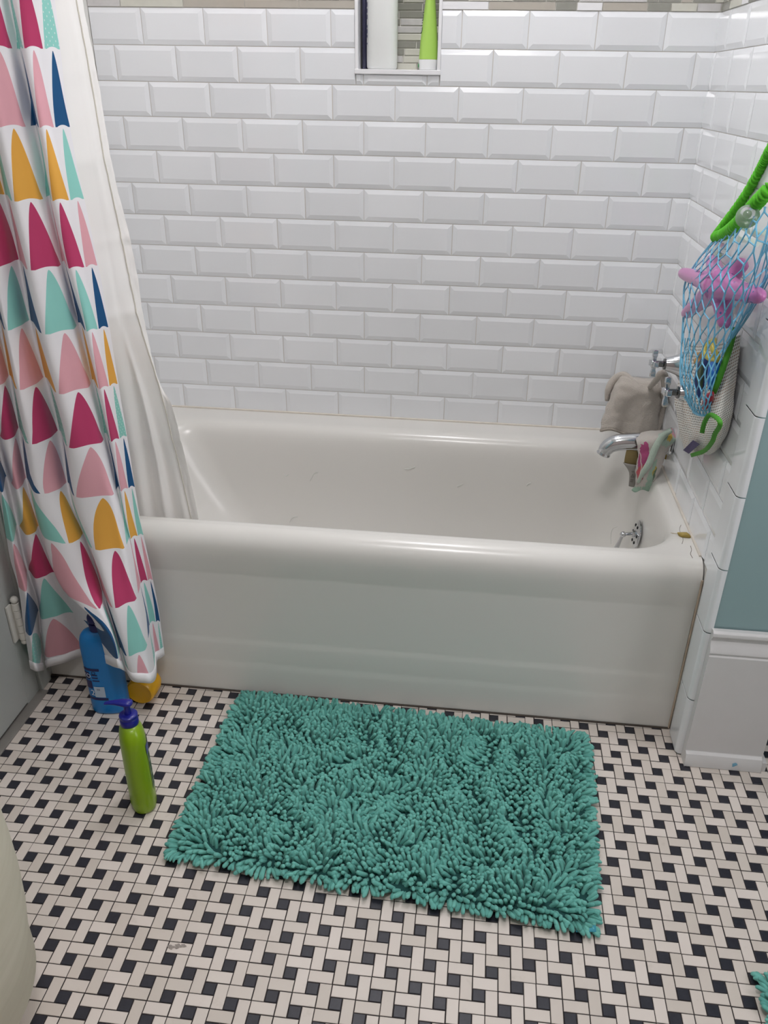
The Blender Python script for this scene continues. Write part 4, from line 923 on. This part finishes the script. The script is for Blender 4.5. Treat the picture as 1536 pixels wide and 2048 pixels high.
# white mesh pouch behind and below the net
def mesh_mat():
    s = N('white mesh fabric'); s.set(rough=.8)
    uv = s.n('ShaderNodeUVMap'); uv.uv_map = 'UVMap'; sp = s.n('ShaderNodeSeparateXYZ'); s.l(uv.outputs[0], sp.inputs[0])
    a = s.math('SUBTRACT', s.math('FRACT', s.math('MULTIPLY', sp.outputs[0], 38.0)), .5); rw = s.math('FLOOR', s.math('MULTIPLY', sp.outputs[1], 44.0))
    a = s.math('SUBTRACT', s.math('FRACT', s.math('ADD', s.math('MULTIPLY', sp.outputs[0], 38.0), s.math('MULTIPLY', rw, .5))), .5)
    b = s.math('SUBTRACT', s.math('FRACT', s.math('MULTIPLY', sp.outputs[1], 44.0)), .5)
    d = s.math('SQRT', s.math('ADD', s.math('MULTIPLY', a, a), s.math('MULTIPLY', b, b)))
    painted_hole = s.math('LESS_THAN', d, .25); nz_ = s.noise(7, 2, uv.outputs[0])  # holes stay uncut: shade of the pouch inside is painted dark
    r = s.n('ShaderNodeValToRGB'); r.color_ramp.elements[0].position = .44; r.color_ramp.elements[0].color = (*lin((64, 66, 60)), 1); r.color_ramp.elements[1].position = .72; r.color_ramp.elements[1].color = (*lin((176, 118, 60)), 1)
    s.l(nz_, r.inputs[0]); s.l(s.mix(painted_hole, lin((228, 226, 220)), r.outputs[0]), s.b.inputs['Base Color'])
    return s.m
rows = [X_(r) for r in (
 [(1372, 690, 1.340), (1394, 690, 1.325), (1420, 690, 1.318), (1448, 684, 1.326), (1482, 668, 1.345)],
 [(1362, 745, 1.334), (1386, 748, 1.312), (1415, 750, 1.305), (1446, 745, 1.316), (1476, 728, 1.345)],
 [(1349, 795, 1.332), (1376, 800, 1.304), (1408, 806, 1.296), (1442, 800, 1.310), (1470, 782, 1.344)],
 [(1355, 838, 1.336), (1380, 846, 1.306), (1408, 850, 1.297), (1438, 846, 1.310), (1465, 825, 1.344)],
 [(1362, 878, 1.340), (1384, 884, 1.316), (1408, 886, 1.308), (1432, 882, 1.318), (1454, 866, 1.345)],
 [(1370, 903, 1.345), (1388, 908, 1.335), (1406, 910, 1.332), (1424, 906, 1.336), (1440, 894, 1.346)])]
G = sheet(rows, 8, 8, .002, 40, 3); nr, nc = len(G), len(G[0])
root = thing('mesh_pouch', 'white mesh pouch with green trim hanging below the blue net', 'mesh bag', on_x(1420, 700, 1.34))
mb = MB(); mb.grid(G[::-1]); mb.uv = [(j/(nc-1), 1-i/(nr-1)) for i in range(nr) for j in range(nc)]
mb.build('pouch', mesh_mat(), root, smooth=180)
M_GTRIM = mat('grass green webbing', (70, 150, 36), .7, var=.1, bump=.4, bscale=300)
def strap(pts, w, name):
    P = spl([tuple(p) for p in pts], 8); mb = MB(); L_, R_ = [], []
    for i, p in enumerate(P):
        p = Vector(p); t = (Vector(P[min(i+1, len(P)-1)])-Vector(P[max(i-1, 0)])).normalized(); v = (Vector(CAM)-p).normalized(); s_ = t.cross(v).normalized(); L_.append(p+s_*w); R_.append(p-s_*w)
    mb.grid([L_, R_]); return mb.build(name, M_GTRIM, root, smooth=180, solid=.0012)
t_ = strap(X_([(1470, 655, 1.338), (1458, 700, 1.318), (1446, 735, 1.305), (1434, 768, 1.298), (1426, 786, 1.298)]), .0056, 'trim_strip'); t_['label'] = 'green webbing edge'
t_ = strap(X_([(1404, 866, 1.288), (1409, 845, 1.284), (1420, 830, 1.283), (1436, 838, 1.285), (1440, 850, 1.288), (1430, 868, 1.292), (1424, 884, 1.298), (1408, 902, 1.312), (1382, 911, 1.325)]), .0042, 'hanging_loop'); t_['label'] = 'green webbing loop'
P = X_([(1368, 901, 1.316), (1388, 881, 1.302), (1401, 889, 1.302), (1379, 908, 1.318)]); off = Vector((-.003, -.003, .002))
mb = MB(); mb.add([p+off for p in P]+[p+off*.6 for p in P], [(3, 2, 1, 0), (4, 5, 6, 7), (0, 1, 5, 4), (1, 2, 6, 5), (2, 3, 7, 6), (3, 0, 4, 7)])
t_ = mb.build('brand_tag', mat('dark purple woven tag', (56, 44, 96), .6), root, smooth=0); t_['label'] = 'dark purple woven tag'

# ------------------------------------------------------------------ small things
mb = MB(); c = on_z(1368, 1070, tubz+.004)
d1 = Vector((.78, -.35, 0)).normalized(); d2 = Vector((.35, .78, 0)); R = []
for t, w, h in ((-1, .1, .2), (-.7, .6, .7), (-.2, 1, 1.1), (.3, .95, 1.0), (.75, .55, .7), (1, .08, .25)):
    R.append([c+d1*.0145*t+d2*.0085*w*math.cos(a)+Vector((0, 0, .0062*h*math.sin(a)+.0015*math.sin(t*4))) for a in np.linspace(0, 2*PI, 10, endpoint=False)])
mb.rings(R); mb.tube([c-d1*.012, c-d1*.020+Vector((0, 0, -.002)), c-d1*.028+Vector((0, 0, -.003))], .0005, 5)
o = mb.build('dry_leaf', mat('dry olive yellow leaf', (158, 136, 66), .5, var=.4, vscale=200), smooth=180); tag(o, 'small dry yellow leaf on the right corner of the tub rim', 'leaf')
M_HAIR = mat('pale wet hair', (216, 218, 212), .35); M_DHAIR = mat('dark hair', (96, 84, 74), .5)
from mathutils.bvhtree import BVHTree
bvh = BVHTree.FromPolygons([tuple(v.co) for v in TUB.data.vertices], [tuple(p.vertices) for p in TUB.data.polygons])
def on_tub(x, y):
    d = Vector(ray(x, y)); h, n_, i_, q = bvh.ray_cast(Vector(CAM), d.normalized()); return h, n_
def strand(pts, label, m=M_HAIR, r=.0009, name='hair_strand', group=None):
    P = []
    for x, y in pts:
        h, n_ = on_tub(x, y)
        if h is None: return
        if n_.dot(Vector(CAM)-h) < 0: n_ = -n_
        P.append(tuple(h+n_*r*.8))
    mb = MB(); mb.tube(spl(P, 5), r, 6); o = mb.build(name, m, smooth=60); tag(o, label, 'hair', group)
strand([(568, 949), (573, 952), (577, 949)], 'tiny pale hair curl on the tub wall, leftmost of the upper ones')
strand([(620, 962), (624, 955), (627, 948), (634, 944), (637, 945)], 'forked pale hair curl on the tub wall near the liner')
strand([(809, 937), (818, 938), (830, 934)], 'flat pale hair strand high on the tub back wall')
strand([(914, 973), (920, 971), (927, 967)], 'short pale hair curl on the tub wall right of centre')
strand([(1053, 971), (1057, 967), (1062, 966)], 'tiny pale hair curl farthest right on the tub wall')
strand([(579, 1045), (583, 1037), (588, 1034), (596, 1033)], 'pale hair curl low on the tub wall just above the rim')
strand([(1222, 1088), (1222, 1070), (1226, 1057), (1234, 1053)], 'long thin hair strand left of the overflow lever', M_HAIR, .0006)
strand([(1381, 1092), (1383, 1100), (1381, 1108), (1385, 1116)], 'short dark hair on the tub corner below the leaf', M_DHAIR, .0005)
strand([(1362, 1050), (1359, 1060), (1366, 1078), (1364, 1088)], 'thin curved dark hair beside the dry leaf', M_DHAIR, .0004)

# cream fabric hamper cut off by the lower left corner
def hamper_mat():
    s = N('cream canvas'); s.set(rough=.85); w = s.n('ShaderNodeTexNoise'); tc = s.n('ShaderNodeTexCoord'); mp = s.n('ShaderNodeMapping'); mp.inputs['Scale'].default_value = (3, 3, 26)
    s.l(tc.outputs['Object'], mp.inputs[0]); s.l(mp.outputs[0], w.inputs['Vector']); w.inputs['Scale'].default_value = 2.2; w.inputs['Detail'].default_value = 5
    s.l(s.mix(w.outputs['Fac'], lin((190, 183, 162)), lin((212, 206, 188))), s.b.inputs['Base Color']); s.bump(w.outputs['Fac'], .2, .004); return s.m
root = thing('laundry_hamper', 'cream fabric laundry hamper at the lower left edge', 'hamper', (.078, -1.60, 0))
Mh = Matrix.Translation((.078, -1.60, 0))
mb = MB(); mb.lathe([(.10, .001), (.145, .002), (.158, .012), (.172, .06), (.186, .11), (.197, .17), (.203, .22), (.206, .28), (.206, .34), (.204, .40), (.200, .46), (.193, .462), (.195, .40), (.195, .1), (.15, .02), (.05, .016)], Mh, 64)
mb.build('basket', hamper_mat(), root, smooth=60)
mb = MB(); mb.lathe([(.2005, .448), (.2045, .450), (.2045, .464), (.1965, .467), (.190, .464), (.190, .450)], Mh, 64, cap0=False, cap1=False); mb.build('rim', mat('cream rim binding', (188, 180, 156), .8), root, smooth=50)

# ------------------------------------------------------------------ light: a ceiling fixture and daylight through a window behind the camera
def emit(name, col, st):
    s = N(name); e = s.n('ShaderNodeEmission'); e.inputs[0].default_value = (*col, 1); e.inputs[1].default_value = st; s.l(e.outputs[0], s.out.inputs['Surface']); return s.m
def dome(label, LX, LY, k, col, st):
    root = thing('ceiling_light', label, 'ceiling light', (LX, LY, 2.42)); Ml = Matrix.Translation((LX, LY, 2.42)) @ Matrix.Scale(k, 4)
    mb = MB(); mb.lathe([(.19, -.001), (.195, -.005), (.195, -.022), (.185, -.026)], Ml, 40); mb.build('base', M_CHROME, root, smooth=40)
    mb = MB(); mb.lathe([(.180, -.026), (.176, -.05), (.160, -.082), (.130, -.108), (.09, -.124), (.04, -.132), (.01, -.133)], Ml, 40, cap0=False); mb.build('glass_dome', emit('lit white glass', col, st), root, smooth=60)
dome('small round glass ceiling light over the bathtub', .72, -.44, .75, (1.0, .975, 1.0), 44)
dome('round white glass ceiling light in the middle of the bathroom ceiling', .76, -1.80, 1.0, (1.0, .965, .965), 35)
# window in the far right wall
w = MB(); w.box(2.292, 2.306, -1.95, -1.15, .95, 2.0); o = w.build('window_1', emit('daylit frosted glass', (.96, .94, .99), 5.0), smooth=0); tag(o, kind='structure')
w = MB()
for b in ((2.27, 2.31, -2.03, -1.95, .87, 2.08), (2.27, 2.31, -1.15, -1.07, .87, 2.08), (2.27, 2.31, -2.03, -1.07, .87, .95), (2.27, 2.31, -2.03, -1.07, 2.0, 2.08)): w.box(*b)
o = w.build('trim_8', M_TRIM, smooth=0, bevel=.003); tag(o, kind='structure')
wd = bpy.data.worlds.new('world'); SC.world = wd; wd.use_nodes = True; wd.node_tree.nodes['Background'].inputs[0].default_value = (.8, .85, .9, 1); wd.node_tree.nodes['Background'].inputs[1].default_value = .05

vs = SC.view_settings; vs.view_transform = 'Standard'; vs.look = 'None'; vs.gamma = 1; vs.use_curve_mapping = False; vs.exposure = 0.0
